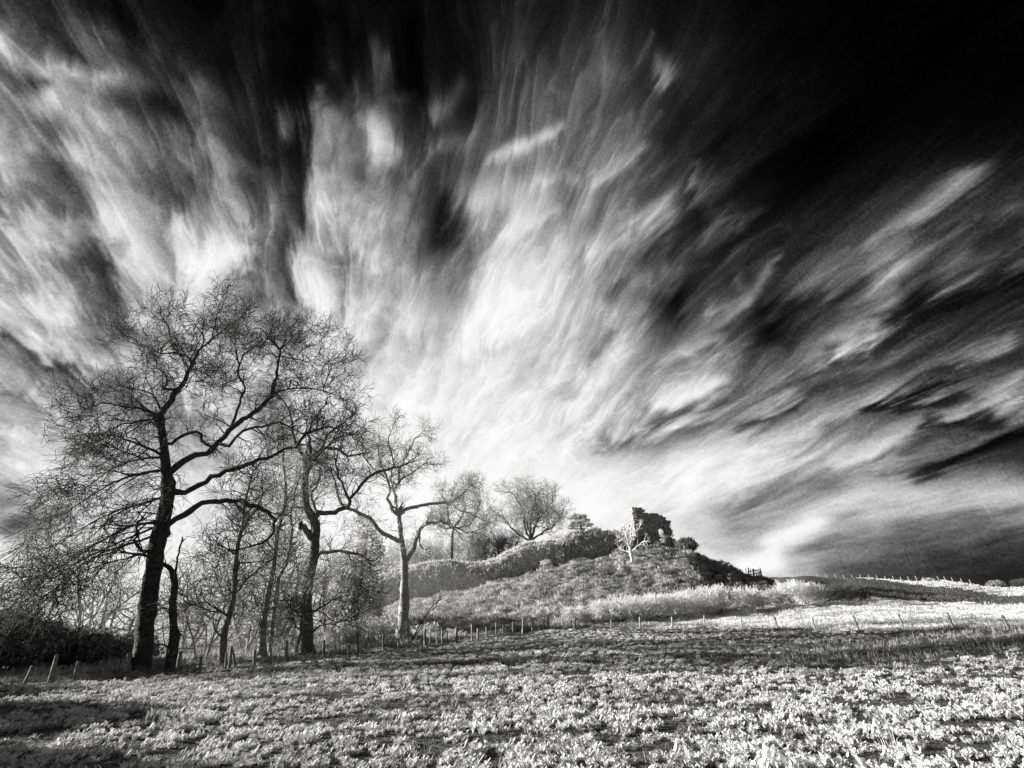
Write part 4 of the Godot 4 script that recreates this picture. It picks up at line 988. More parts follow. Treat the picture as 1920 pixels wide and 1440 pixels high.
func build_fences() -> void:
	fence("wood_fence", [-16.07, -17.83, 0.01, -0.01, 0.52, 0.045, -15.86, -18.54, -0.07, 0.06, 0.83, 0.065, -15.76, -18.5, 0, -0, 0.47, 0.046, -15.57, -19.18, -0.06, 0.05, 0.57, 0.048, -15.23, -19.95, -0.12, 0.09, 0.56, 0.025, -14.82, -20.63, -0.12, 0.09, 0.79, 0.062, -14.81, -20.76, -0.14, 0.1, 0.61, 0.062, -14.47, -21.6, -0.09, 0.06, 0.5, 0.027, -14.41, -21.64, -0.07, 0.05, 0.35, 0.027, -13.97, -22.4, -0.1, 0.06, 0.77, 0.079, -13.48, -23.16, -0.11, 0.06, 0.6, 0.058, -12.86, -23.97, -0.1, 0.05, 0.65, 0.048, -12.79, -24.12, -0.1, 0.05, 0.85, 0.061, -12.64, -24.31, -0.22, 0.12, 0.69, 0.049, -12.12, -25.02, -0.1, 0.05, 0.65, 0.063, -11.67, -25.78, -0.14, 0.07, 0.63, 0.046, -11.28, -26.5, -0.15, 0.06, 0.92, 0.074, -10.52, -27.99, -0.08, 0.03, 0.6, 0.043, -10.16, -28.55, -0.14, 0.05, 0.85, 0.066, -9.76, -29.11, -0.09, 0.03, 0.59, 0.037, -9.27, -29.9, -0.02, 0.01, 0.63, 0.061, -8.9, -30.53, -0.17, 0.05, 1.01, 0.063, -8.55, -30.94, -0.09, 0.03, 0.7, 0.040, -7.83, -32.06, -0.12, 0.03, 0.95, 0.074, -7.12, -32.94, -0.08, 0.02, 0.66, 0.059, -6.61, -33.55, -0.11, 0.02, 0.99, 0.078, -6.5, -33.68, -0.09, 0.02, 0.83, 0.043, -6.22, -34.14, -0.07, 0.01, 0.72, 0.044, -5.77, -34.72, -0.09, 0.01, 0.96, 0.090, -5.5, -35.07, -0.06, 0.01, 0.66, 0.036, -5.11, -35.53, -0.06, 0.01, 0.68, 0.037, -4.79, -35.88, -0.07, 0.01, 0.92, 0.074, -4.49, -36.32, -0.05, 0.01, 0.71, 0.038, -3.93, -36.99, -0.05, 0.01, 0.95, 0.096, -2.93, -38.09, -0.04, 0, 1.04, 0.059, -2.53, -38.52, -0.02, 0, 0.77, 0.080, -1.93, -39.15, -0.02, 0, 0.72, 0.071, -1.23, -39.88, -0.01, 0, 0.89, 0.062, -0.71, -40.29, 0.04, -0, 0.71, 0.052, 0.08, -40.8, 0, 0, 0.82, 0.074, 0.85, -41.19, 0.06, 0, 1.1, 0.086, 1.63, -41.57, 0.06, 0, 0.92, 0.087, 2.2, -41.74, 0.02, 0, 0.7, 0.044, 2.64, -41.92, -0.06, -0, 0.7, 0.087, 2.9, -41.9, 0.03, 0, 0.93, 0.142], "uneven post and wire fence along the edge of the wood", [0.9, 0.6, 0.3])
	fence("field_fence", [4.83, -41.72, 0, 0, 0.78, 0.065, 5.05, -41.7, 0.05, 0.01, 0.78, 0.131, 7.94, -41.24, 0.07, 0.01, 0.7, 0.056, 10.16, -40.75, 0.06, 0.01, 0.75, 0.064, 12.49, -40.1, 0.08, 0.03, 0.76, 0.063, 14.58, -38.86, 0.09, 0.03, 0.7, 0.061, 16.72, -37.44, 0.11, 0.05, 0.69, 0.059, 18.25, -35.37, -0.01, -0.01, 0.7, 0.056, 19.47, -33.1, 0.01, 0.01, 0.8, 0.052, 20.97, -31.21, -0.05, -0.03, 0.84, 0.065, 22.26, -29.3, 0.01, 0.01, 0.79, 0.052, 23.43, -27.33, 0, 0, 0.71, 0.063, 24.43, -25.35, -0, -0, 0.64, 0.064, 25.31, -23.3, -0.01, -0.01, 0.72, 0.056], "sparse post and wire fence between the leafy field and the meadow", [0.93, 0.6])
	fence("mound_fence", [14.1, -56.26, 0.09, 0.02, 0.35, 0.060, 15.35, -56.97, 0.09, 0.02, 0.35, 0.061, 16.39, -57.2, 0.09, 0.02, 0.35, 0.061, 17.5, -57.91, 0.1, 0.03, 0.35, 0.081, 18.51, -58.65, 0.08, 0.02, 0.35, 0.051, 19.48, -59.39, 0.09, 0.03, 0.35, 0.064, 20.63, -60.58, 0.09, 0.03, 0.35, 0.052, 21.99, -61.7, 0.09, 0.03, 0.35, 0.067, 23.31, -62.81, 0.1, 0.04, 0.35, 0.061, 24.24, -63.53, 0.1, 0.04, 0.35, 0.062, 25.54, -64.64, 0.1, 0.04, 0.35, 0.063, 26.99, -65.67, 0.11, 0.04, 0.35, 0.065, 29.37, -67.92, 0.12, 0.05, 0.35, 0.067, 32.61, -69.76, 0.1, 0.05, 0.55, 0.069], "row of short pale posts climbing across the mound", [])
	fence("crest_fence", [34.09, -71.27, 0.1, 0.05, 1.37, 0.047, 34.37, -71.13, 0.15, 0.07, 1.58, 0.086, 34.6, -71.02, 0.15, 0.07, 1.51, 0.062, 34.88, -70.88, 0.15, 0.07, 1.4, 0.078, 34.99, -70.83, 0.16, 0.08, 1.4, 0.062, 35.21, -70.72, 0.13, 0.07, 1.11, 0.062, 35.42, -70.61, 0.15, 0.07, 1.06, 0.062, 35.59, -70.53, 0.15, 0.07, 1.01, 0.062], "close set dark posts on the mound's right shoulder against the sky", [0.9, 0.5])
	fence("ridge_fence", [71.96, -131.61, -0.12, 0.00, 1.45, 0.09, 74.29, -131.25, -0.12, 0.00, 1.45, 0.09, 76.6, -130.86, -0.12, 0.00, 1.45, 0.09, 78.82, -130.5, -0.12, 0.00, 1.45, 0.09, 81.08, -130.07, -0.12, 0.00, 1.45, 0.09, 83.22, -129.69, -0.12, 0.00, 1.45, 0.09, 85.33, -129.29, -0.12, 0.00, 1.45, 0.09, 87.31, -128.95, -0.12, 0.00, 1.45, 0.09, 89.26, -128.6, -0.12, 0.00, 1.45, 0.09, 91.2, -128.24, -0.12, 0.00, 1.45, 0.09, 93.14, -127.85, -0.12, 0.00, 1.45, 0.09, 94.96, -127.53, -0.12, 0.00, 1.45, 0.09, 96.76, -127.2, -0.12, 0.00, 1.45, 0.09, 98.54, -126.86, -0.12, 0.00, 1.45, 0.09, 100.24, -126.57, -0.12, 0.00, 1.45, 0.09, 101.94, -126.26, -0.12, 0.00, 1.45, 0.09, 103.67, -125.9, -0.12, 0.00, 1.45, 0.09, 105.27, -125.63, -0.12, 0.00, 1.45, 0.09, 107.97, -124.41, -0.12, 0.00, 1.45, 0.09, 109.46, -124.19, -0.12, 0.00, 1.45, 0.09, 111.01, -123.91, -0.12, 0.00, 1.45, 0.09, 112.76, -123.43, -0.12, 0.00, 1.45, 0.09, 114.43, -123, -0.12, 0.00, 1.45, 0.09], "evenly spaced pale posts along the far ridge", [])
	# the gate at the end of the crest fence, and the hurdle at the end of the hedge
	var g := Vector3(35.82, 0, -70.41)
	g.y = ground_at(g.x, g.z)
	var t := thing("field_gate", g, "small dark gate hung on a stout post at the crest fence's lower end", "gate")
	post(t, Vector3.ZERO, Vector3(0.02, 1.6, 0), 0.12)
	for k in 3:
		fresh()
		tube(PackedVector3Array([Vector3(0, 1.35 - k * 0.45, 0.02), Vector3(-1.7, 1.0 - k * 0.36, -0.3)]), PackedFloat32Array([0.06, 0.06]), 5)
		put("rail", mesh_done(), mats["bark_dark"], t)
	var w := Vector3(45.87, 4.91, -64.32)
	w.y = ground_at(w.x, w.z)
	var u := thing("hurdle", w, "dark wooden hurdle closing the right end of the thorn hedge", "fence")
	post(u, Vector3.ZERO, Vector3(-0.1, 1.55, 0), 0.13)
	post(u, Vector3(-3.2, 0.15, 0.6), Vector3(-3.2, 1.3, 0.6), 0.09)
	for k in 3:
		fresh()
		tube(PackedVector3Array([Vector3(0, 1.2 - k * 0.42, 0), Vector3(-3.2, 1.15 - k * 0.4, 0.6)]), PackedFloat32Array([0.05, 0.05]), 5)
		put("rail", mesh_done(), mats["bark_dark"], u)

# ---------------------------------------------------------------- bushes
func build_bushes() -> void:
	for b in [
		["evergreen_bush", -21.98, -21.86, 3.4, 1.25, 2.6, 800, .1, .3, "large dark evergreen bush cut by the left edge", "bush"],
		["evergreen_bush", -22.2, -24.41, 2.4, 1.0, 2.2, 520, .12, .4, "dark evergreen bush with a pale twiggy top, leftmost whole one", "bush"],
		["evergreen_bush", -20.67, -24.43, 2.2, .85, 2.0, 480, .1, .3, "black rounded bush behind the two leaning posts", "bush"],
		["evergreen_bush", -20.43, -25.91, 2.0, .65, 1.8, 340, .12, .35, "low dark bush between the leaning posts and the tallest trunk", "bush"],
		["evergreen_bush", -20.06, -27.45, 1.6, .6, 1.4, 300, .12, .4, "lowest dark bush touching the tallest trunk's left side", "bush"],
		["wall_shrub", 5.09, -71.62, 1.0, .55, .7, 260, .8, 1.0, "small bright leafed shrub in a dark niche at the wall's foot", "bush"],
		["ridge_bush", 106.63, -125.92, 1.6, .55, 1.2, 200, .4, .7, "tiny round bush among the far ridge posts", "bush"],
		["ridge_bush", 122.49, -124.99, 2.6, 1.0, 1.6, 300, .2, .45, "wide bush on the far ridge right of the last post", "bush"],
		["ridge_bush", 129.13, -125.41, 2.6, 1.2, 1.6, 300, .06, .16, "dark bush on the far ridge at the right edge", "bush"],
		["evergreen_bush", -29, -20, 3.2, 1.8, 3.0, 1300, .05, .16, "added unseen evergreen bush shading the near left corner, number one of the row from the wood", "bush"],  # from here on: unseen row added to cast shade into the corner
		["evergreen_bush", -22.5, -15, 2.8, 1.6, 2.8, 1300, .05, .16, "added unseen evergreen bush shading the near left corner, number two of the row from the wood", "bush"],
		["evergreen_bush", -17.5, -10.5, 2.4, 1.75, 2.6, 1300, .05, .16, "added unseen evergreen bush shading the near left corner, number three of the row from the wood", "bush"],
		["evergreen_bush", -13.4, -6.2, 2.4, 1.7, 2.6, 1300, .05, .16, "added unseen evergreen bush shading the near left corner, number four of the row from the wood", "bush"],
	]:
		leafy_bush(b[0], Vector3(b[1], ground_at(b[1], b[2]), b[2]), Vector3(b[3], b[4], b[5]), b[6], b[7], b[8], b[9], b[10], b[11] if b.size() > 11 else "")
	# the evergreen that ivy has made of a tree behind the thick trunk
	var p := Vector3(-13.58, 1.09, -43.95)
	p.y = ground_at(p.x, p.z)
	var t := thing("ivy_clad_tree", p, "dense ivy clad tree between the thick trunk and the wall's end", "tree")
	fresh()
	tube(PackedVector3Array([Vector3(0, -0.4, 0), Vector3(-0.1, 3, 0), Vector3(0.1, 6, 0), Vector3(0, 8.5, 0)]), PackedFloat32Array([0.35, 0.28, 0.18, 0.06]), 8, 0.2)
	put("trunk", mesh_done(), mats["bark_dark"], t)
	var g := habit({"gnarl": 0.3, "min": 0.011, "fork": 0.7})
	var tp := path_of([Vector4(0, 0.8, 0, 0.3), Vector4(-0.1, 3, 0, 0.24), Vector4(0.1, 6, 0, 0.15), Vector4(0, 8.5, 0, 0.05)], Vector3.ZERO)
	fresh()
	clothe(tp, g, 0.05, 0.35, 2.2, 2)
	put("twigs", mesh_done(), mats["twig_grey"], t).set_meta("kind", "stuff")
	for q in [[-0.6, 2.2, 0.2, 2.2, 2.2], [0.9, 3.6, -0.4, 1.6, 1.9], [-0.9, 5.4, 0.3, 1.9, 2.0], [0.4, 6.9, 0.1, 1.5, 1.7], [-0.3, 8.8, 0, 1.0, 1.4], [1.7, 2.0, 0.5, 1.2, 1.3], [-1.9, 3.8, -0.3, 1.0, 1.2]]:
		foliage(t, "ivy", Vector3(q[0], q[1], q[2]), Vector3(q[3], q[4], q[3] * 0.9), int(95 * q[3]), spray_big, 0.4, 1.0, 0.45, 0.9)
	# brambles: arching pale canes
	for b in [
		["bramble", -11.78, -36.13, 1.6, 1.3, 60, "arching bramble canes low between thick trunk and wall end"],
		["bramble", -10.54, -37.55, 1.7, 1.5, 70, "pale arching bramble heap before the broken wall end"],
		["bramble", -8.63, -37.52, 1.3, 1.8, 60, "tangle of pale suckers round the three armed tree's foot"],
		["bramble", -6.65, -40.46, 1.2, .9, 36, "small bramble on the bank right of the leaning sapling"],
	]:
		var at := Vector3(b[1], ground_at(b[1], b[2]), b[2])
		var k := thing(b[0], at, b[6], "bramble")
		fresh()
		for i in int(b[5]):
			var a := rng.randf() * TAU
			var r := sqrt(rng.randf())
			var foot := Vector3(cos(a) * b[3] * r, -0.1, sin(a) * b[3] * 0.5 * r)
			var out := rv() * Vector3(1.3, 0, 0.8) + Vector3(0, 0, 0.25)
			var hh: float = b[4] * rng.randf_range(0.5, 1.1)
			tube(PackedVector3Array([foot, foot + out * 0.25 + Vector3(0, hh * 0.7, 0), foot + out * 0.65 + Vector3(0, hh, 0), foot + out * 1.1 + Vector3(0, hh * 0.75, 0), foot + out * 1.45 + Vector3(0, hh * 0.25, 0)]), PackedFloat32Array([0.016, 0.014, 0.012, 0.010, 0.006]), 3)
		put("canes", mesh_done(), mats["twig_pale" if i_even(at.x) else "twig_grey"], k).set_meta("kind", "stuff")
		foliage(k, "leaves", Vector3(0, b[4] * 0.45, 0), Vector3(b[3], b[4] * 0.6, b[3] * 0.6), 110, spray_small, 0.4, 0.9)

func i_even(v: float) -> bool:
	return int(absf(v) * 10.0) % 2 == 0

# ---------------------------------------------------------------- plants and grass
func plant_patch() -> ArrayMesh:
	fresh()
	for k in 11:
		var c := Vector3(rng.randf_range(-0.24, 0.24), 0, rng.randf_range(-0.24, 0.24))
		var leaves := rng.randi_range(5, 8)
		var stand := rng.randf_range(0.0, 0.12)
		for i in leaves:
			var a := TAU * i / leaves + rng.randf()
			var out := Vector3(cos(a), 0, sin(a))
			var side := Vector3(-out.z, 0, out.x)
			var l := rng.randf_range(0.06, 0.14)
			var up := rng.randf_range(0.9, 3.2)
			var b := c + out * 0.012 + Vector3(0, stand * rng.randf(), 0)
			var m := b + (out + Vector3(0, up, 0)).normalized() * l * 0.55
			var e := m + (out + Vector3(0, up * 0.4, 0)).normalized() * l * 0.55
			var w := l * rng.randf_range(0.17, 0.27)
			var cup := Vector3(0, w * 0.35, 0)
			face(b - side * 0.006, b + side * 0.006, m + side * w + cup, m - side * w + cup)
			face(m - side * w + cup, m + side * w + cup, e + side * w * 0.4, e - side * w * 0.4)
	return mesh_done()

func grass_tuft(blades: int, height: float, spread: float, width: float) -> ArrayMesh:
	fresh()
	for i in blades:
		var a := rng.randf() * TAU
		var out := Vector3(cos(a), 0, sin(a))
		var side := Vector3(-out.z, 0, out.x) * width
		var b := out * rng.randf() * spread
		var h := height * rng.randf_range(0.5, 1.1)
		var bend := rng.randf_range(0.15, 0.8)
		var m := b + out * h * bend * 0.3 + Vector3(0, h * 0.6, 0)
		var e := b + out * h * bend + Vector3(0, h * (1.0 - 0.25 * bend), 0)
		face(b - side, b + side, m + side * 0.8, m - side * 0.8)
		face(m - side * 0.8, m + side * 0.8, e + side * 0.15, e - side * 0.15)
	return mesh_done()

# scatters over a sector of ground: bearings a0..a1 (degrees), distances by function of the fence line
func sow(a0: float, a1: float, d0: float, d1: float, from_edge: bool, gap: float, grow: float, rule: int) -> Array:
	var where: Array[Transform3D] = []
	var tint := PackedColorArray()
	var from_far := not from_edge
	var d := d0
	while true:
		var step := gap * (1.0 + grow * (d - d0))
		var az := deg_to_rad(a0)
		var any := false
		while az < deg_to_rad(a1):
			var e := edge_at(az)
			var dd := d + rng.randf_range(-0.5, 0.5) * step + (e if from_edge else 0.0)
			var aa := az + rng.randf_range(-0.5, 0.5) * step / maxf(dd, 1.0)
			az += step / maxf(dd, 1.0)
			if from_edge and dd - e > d1 or not from_edge and dd > minf(d1, e - (2.2 if aa < 0.05 else 0.6)):
				continue
			any = true
			var x := dd * sin(aa)
			var z := -dd * cos(aa)
			var v := 1.0
			var s := rng.randf_range(0.75, 1.3) * (0.50 if rule == 0 else 1.0)
			var patch := puff.get_noise_2d(x * 0.10, z * 0.16 + 50.0)
			var fine := puff.get_noise_2d(x * 0.55 + 20.0, z * 0.75)
			if rule == 2 and dd < mound_foot(aa) or rule == 3 and aa < 0.6 and dd > mound_foot(aa) and not from_far:
				continue
			if rule == 0:      # the crop: fails in drifts, thinner and darker in the strip across the right
				var strip := smoothstep(-16.5, -18.5, z) * (1.0 - smoothstep(-24.0, -27.0, z)) * smoothstep(1.0, 13.0, x + z * 0.1)
				if rng.randf() < strip * 0.35:
					continue
				v = clampf(1.08 + 0.9 * patch + 0.7 * fine - 0.55 * strip, 0.12, 1.0) * rng.randf_range(0.6, 1.0)
				s *= (1.0 - 0.35 * strip) * lerpf(0.7, 1.15, clampf(0.5 + 1.2 * patch + 0.5 * fine, 0.0, 1.0)) * (1.35 if rng.randf() < 0.06 else 1.0)
				var gap_ := smoothstep(-0.12, -0.34, fine - 0.25 * patch)
				if rng.randf() < gap_ * 0.45:
					continue
				s *= 1.0 - 0.4 * gap_
				v *= 1.0 - 0.5 * gap_
			elif rule == 5:    # dead stems in the strip across the right
				if rng.randf() > smoothstep(-16.0, -18.5, z) * (1.0 - smoothstep(-25.0, -28.0, z)) * smoothstep(1.0, 13.0, x + z * 0.1) + (0.10 if fine < -0.1 else 0.0):
					continue
				v = rng.randf_range(0.10, 0.5)
			elif rule == 1:    # rank verge along the fence
				if dd < e:
					s *= 0.45
				v = clampf(0.3 + 0.4 * patch, 0.1, 0.6) * rng.randf_range(0.5, 1.0)
			elif rule == 2:    # mound, tinted darker rightwards to stand for its shaded flank
				v = clampf(0.46 + 0.5 * patch + 0.9 * fine - 0.012 * (x - 6.0), 0.08, 1.0) * rng.randf_range(0.5, 1.0)
				s *= clampf(1.0 + fine, 0.5, 1.5)
				if fine < -0.5:
					continue
			elif rule == 3:    # meadow
				v = clampf(0.85 + 0.4 * patch, 0.5, 1.0) * rng.randf_range(0.75, 1.0) * (0.16 if painted_shade(aa, dd) else 1.0)  # grass tint dropped where the mound's shade is painted
			else:
				v = clampf(0.75 + 0.5 * patch + 0.4 * fine, 0.2, 1.0) * rng.randf_range(0.5, 1.0)
			where.append(Transform3D(Basis.from_euler(Vector3(0, rng.randf() * TAU, 0)).scaled(Vector3(s, s * rng.randf_range(0.8, 1.25), s)), Vector3(x, ground_at(x, z) - 0.01, z)))
			tint.append(Color(v, v, v))
		d += step
		if d > d1 or not any:
			break
	return [where, tint]

# thin sunlit ground mist lying behind the wood
func build_mist(env: Environment) -> void:
	env.volumetric_fog_enabled = true
	env.volumetric_fog_density = 0.0
	var m := FogMaterial.new()
	m.albedo = Color(0.95, 0.95, 0.95)
	m.density = 0.0042
	var f := FogVolume.new()
	f.name = "mist"
	f.shape = RenderingServer.FOG_VOLUME_SHAPE_ELLIPSOID
	f.size = Vector3(100, 19, 66)
	f.position = Vector3(-46, 3, -72)
	f.material = m
	tag(f, "thin pale mist behind the bare trees of the wood", "mist", "", "stuff")
	add_child(f)

func build_ground_cover() -> void:
	var s := sow(-58, 58, 4.2, 60.0, false, 0.215, 0.024, 0)
	tag(scatter("field_plants", plant_patch(), mats["plant_leaf"], s[0], s[1]), "low pale broad leaved plants covering the foreground field", "plants", "", "stuff")
	s = sow(-58, 58, 5.0, 60.0, false, 0.30, 0.012, 5)
	tag(scatter("field_grass", grass_tuft(12, 0.20, 0.15, 0.006), mats["grass_leaf"], s[0], s[1]), "dark upright stems among the field plants, thickest in the strip on the right", "grass", "", "stuff")
	s = sow(-58, 4, -2.6, 3.0, true, 0.28, 0.0, 1)
	for x in sow(4, 58, -0.4, 0.8, true, 0.35, 0.0, 1):
		if x is PackedColorArray:
			s[1].append_array(x)
		else:
			s[0].append_array(x)
	tag(scatter("verge_grass", grass_tuft(16, 0.17, 0.18, 0.008), mats["grass_leaf"], s[0], s[1]), "long rank grass along the foot of the fences", "grass", "", "stuff")
	s = sow(-58, -12, 3.0, 34.0, true, 0.55, 0.02, 4)
	tag(scatter("wood_grass", grass_tuft(16, 0.34, 0.26, 0.012), mats["grass_leaf"], s[0], s[1]), "rough grass under the bare trees", "grass", "", "stuff")
	s = sow(-14, 33, 1.5, 44.0, true, 0.36, 0.004, 2)
	tag(scatter("mound_grass", grass_tuft(30, 0.30, 0.24, 0.014), mats["grass_leaf"], s[0], s[1]), "tussocky rough grass over the mound", "grass", "", "stuff")
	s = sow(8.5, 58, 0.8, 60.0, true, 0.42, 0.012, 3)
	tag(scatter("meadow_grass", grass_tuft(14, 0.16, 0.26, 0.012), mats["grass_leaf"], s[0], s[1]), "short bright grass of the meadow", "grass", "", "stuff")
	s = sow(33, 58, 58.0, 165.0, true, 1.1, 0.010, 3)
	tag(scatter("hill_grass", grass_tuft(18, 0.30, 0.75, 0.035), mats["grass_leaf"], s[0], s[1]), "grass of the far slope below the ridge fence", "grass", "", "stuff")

# ---------------------------------------------------------------- sky
# Thin cirrus in a near black winter sky. CLOUD_COVER holds how much cloud there is by compass
# direction and height (azimuth, elevation, cover), behind the camera invented and shaped for fill light; CLOUD_STREAKS single streamers and gaps in it
# (from azimuth, elevation, to azimuth, elevation, half width in degrees, cover, strength).
const CLOUD_COVER := [-67.1, 44.9, 0.10, -63.1, 49.2, 0.07, -57.7, 53.9, 0.03, -49.8, 58.8, 0.06, -38.3, 63.5, 0.03, -21.5, 67.2, 0.06, 0.0, 68.7, 0.12, 21.5, 67.2, 0.13, 38.3, 63.5, 0.05, 49.8, 58.8, 0.02, 57.7, 53.9, 0.01, 63.1, 49.2, 0.01, 67.1, 44.9, 0.01, -64.3, 41.2, 0.42, -60.0, 45.2, 0.38, -54.2, 49.7, 0.25, -46.1, 54.4, 0.10, -34.7, 58.9, 0.12, -19.1, 62.3, 0.10, 0.0, 63.6, 0.22, 19.1, 62.3, 0.30, 34.7, 58.9, 0.20, 46.1, 54.4, 0.05, 54.2, 49.7, 0.02, 60.0, 45.2, 0.01, 64.3, 41.2, 0.01, -61.6, 37.1, 0.60, -57.0, 40.9, 0.50, -50.9, 45.1, 0.38, -42.7, 49.4, 0.17, -31.6, 53.6, 0.45, -17.1, 56.7, 0.25, 0.0, 57.9, 0.28, 17.1, 56.7, 0.40, 31.6, 53.6, 0.15, 42.7, 49.4, 0.12, 50.9, 45.1, 0.03, 57.0, 40.9, 0.02, 61.6, 37.1, 0.03, -59.0, 32.8, 0.55, -54.2, 36.2, 0.58, -48.0, 39.9, 0.60, -39.8, 43.9, 0.42, -29.0, 47.6, 0.62, -15.5, 50.3, 0.38, 0.0, 51.4, 0.65, 15.5, 50.3, 0.48, 29.0, 47.6, 0.40, 39.8, 43.9, 0.10, 48.0, 39.9, 0.12, 54.2, 36.2, 0.30, 59.0, 32.8, 0.18, -56.6, 28.1, 0.60, -51.6, 31.1, 0.66, -45.3, 34.3, 0.74, -37.1, 37.7, 0.42, -26.8, 40.9, 0.62, -14.2, 43.3, 0.52, 0.0, 44.2, 0.78, 14.2, 43.3, 0.58, 26.8, 40.9, 0.28, 37.1, 37.7, 0.18, 45.3, 34.3, 0.35, 51.6, 31.1, 0.50, 56.6, 28.1, 0.22, -54.3, 23.3, 0.75, -49.2, 25.8, 0.60, -42.8, 28.4, 0.78, -34.8, 31.2, 0.60, -24.9, 33.8, 0.70, -13.0, 35.7, 0.76, 0.0, 36.4, 0.80, 13.0, 35.7, 0.68, 24.9, 33.8, 0.35, 34.8, 31.2, 0.28, 42.8, 28.4, 0.42, 49.2, 25.8, 0.20, 54.3, 23.3, 0.12, -52.1, 18.4, 0.55, -46.9, 20.3, 0.62, -40.6, 22.3, 0.58, -32.7, 24.5, 0.66, -23.2, 26.4, 0.84, -12.1, 27.9, 0.84, 0.0, 28.4, 0.82, 12.1, 27.9, 0.80, 23.2, 26.4, 0.64, 32.7, 24.5, 0.42, 40.6, 22.3, 0.35, 46.9, 20.3, 0.38, 52.1, 18.4, 0.45, -50.0, 13.4, 0.84, -44.8, 14.7, 0.68, -38.5, 16.2, 0.68, -30.8, 17.7, 0.72, -21.7, 19.0, 0.88, -11.2, 20.0, 0.90, 0.0, 20.4, 0.89, 11.2, 20.0, 0.68, 21.7, 19.0, 0.48, 30.8, 17.7, 0.55, 38.5, 16.2, 0.58, 44.8, 14.7, 0.35, 50.0, 13.4, 0.12, -48.1, 8.5, 0.45, -42.9, 9.3, 0.74, -36.6, 10.2, 0.85, -29.1, 11.1, 0.90, -20.4, 11.9, 0.93, -10.5, 12.4, 0.95, 0.0, 12.6, 0.93, 10.5, 12.4, 0.88, 20.4, 11.9, 0.74, 29.1, 11.1, 0.64, 36.6, 10.2, 0.54, 42.9, 9.3, 0.40, 48.1, 8.5, 0.30, -46.3, 3.8, 0.90, -41.0, 4.1, 0.91, -34.9, 4.5, 0.91, -27.6, 4.8, 0.91, -19.2, 5.1, 0.94, -9.9, 5.4, 0.94, 0.0, 5.4, 0.92, 9.9, 5.4, 0.90, 19.2, 5.1, 0.85, 27.6, 4.8, 0.76, 34.9, 4.5, 0.48, 41.0, 4.1, 0.32, 46.3, 3.8, 0.26, -45.1, 0.7, 0.92, -39.9, 0.8, 0.93, -33.8, 0.9, 0.93, -26.6, 0.9, 0.93, -18.5, 1.0, 0.95, -9.5, 1.0, 0.95, 0.0, 1.0, 0.92, 9.5, 1.0, 0.90, 18.5, 1.0, 0.85, 26.6, 0.9, 0.70, 33.8, 0.9, 0.35, 39.9, 0.8, 0.22, 45.1, 0.7, 0.14, -80.0, 5.0, 0.60, -80.0, 18.0, 0.55, -80.0, 32.0, 0.55, -80.0, 50.0, 0.45, -100.0, 5.0, 0.20, -100.0, 18.0, 0.22, -100.0, 32.0, 0.50, -100.0, 50.0, 0.45, -125.0, 5.0, 0.12, -125.0, 18.0, 0.14, -125.0, 32.0, 0.50, -125.0, 50.0, 0.50, -155.0, 5.0, 0.12, -155.0, 18.0, 0.14, -155.0, 32.0, 0.50, -155.0, 50.0, 0.50, 180.0, 5.0, 0.12, 180.0, 18.0, 0.14, 180.0, 32.0, 0.50, 180.0, 50.0, 0.50, 150.0, 5.0, 0.12, 150.0, 18.0, 0.14, 150.0, 32.0, 0.50, 150.0, 50.0, 0.45, 120.0, 5.0, 0.12, 120.0, 18.0, 0.14, 120.0, 32.0, 0.45, 120.0, 50.0, 0.30, 90.0, 5.0, 0.12, 90.0, 18.0, 0.15, 90.0, 32.0, 0.30, 90.0, 50.0, 0.12, 70.0, 5.0, 0.13, 70.0, 18.0, 0.18, 70.0, 32.0, 0.15, 70.0, 50.0, 0.03]
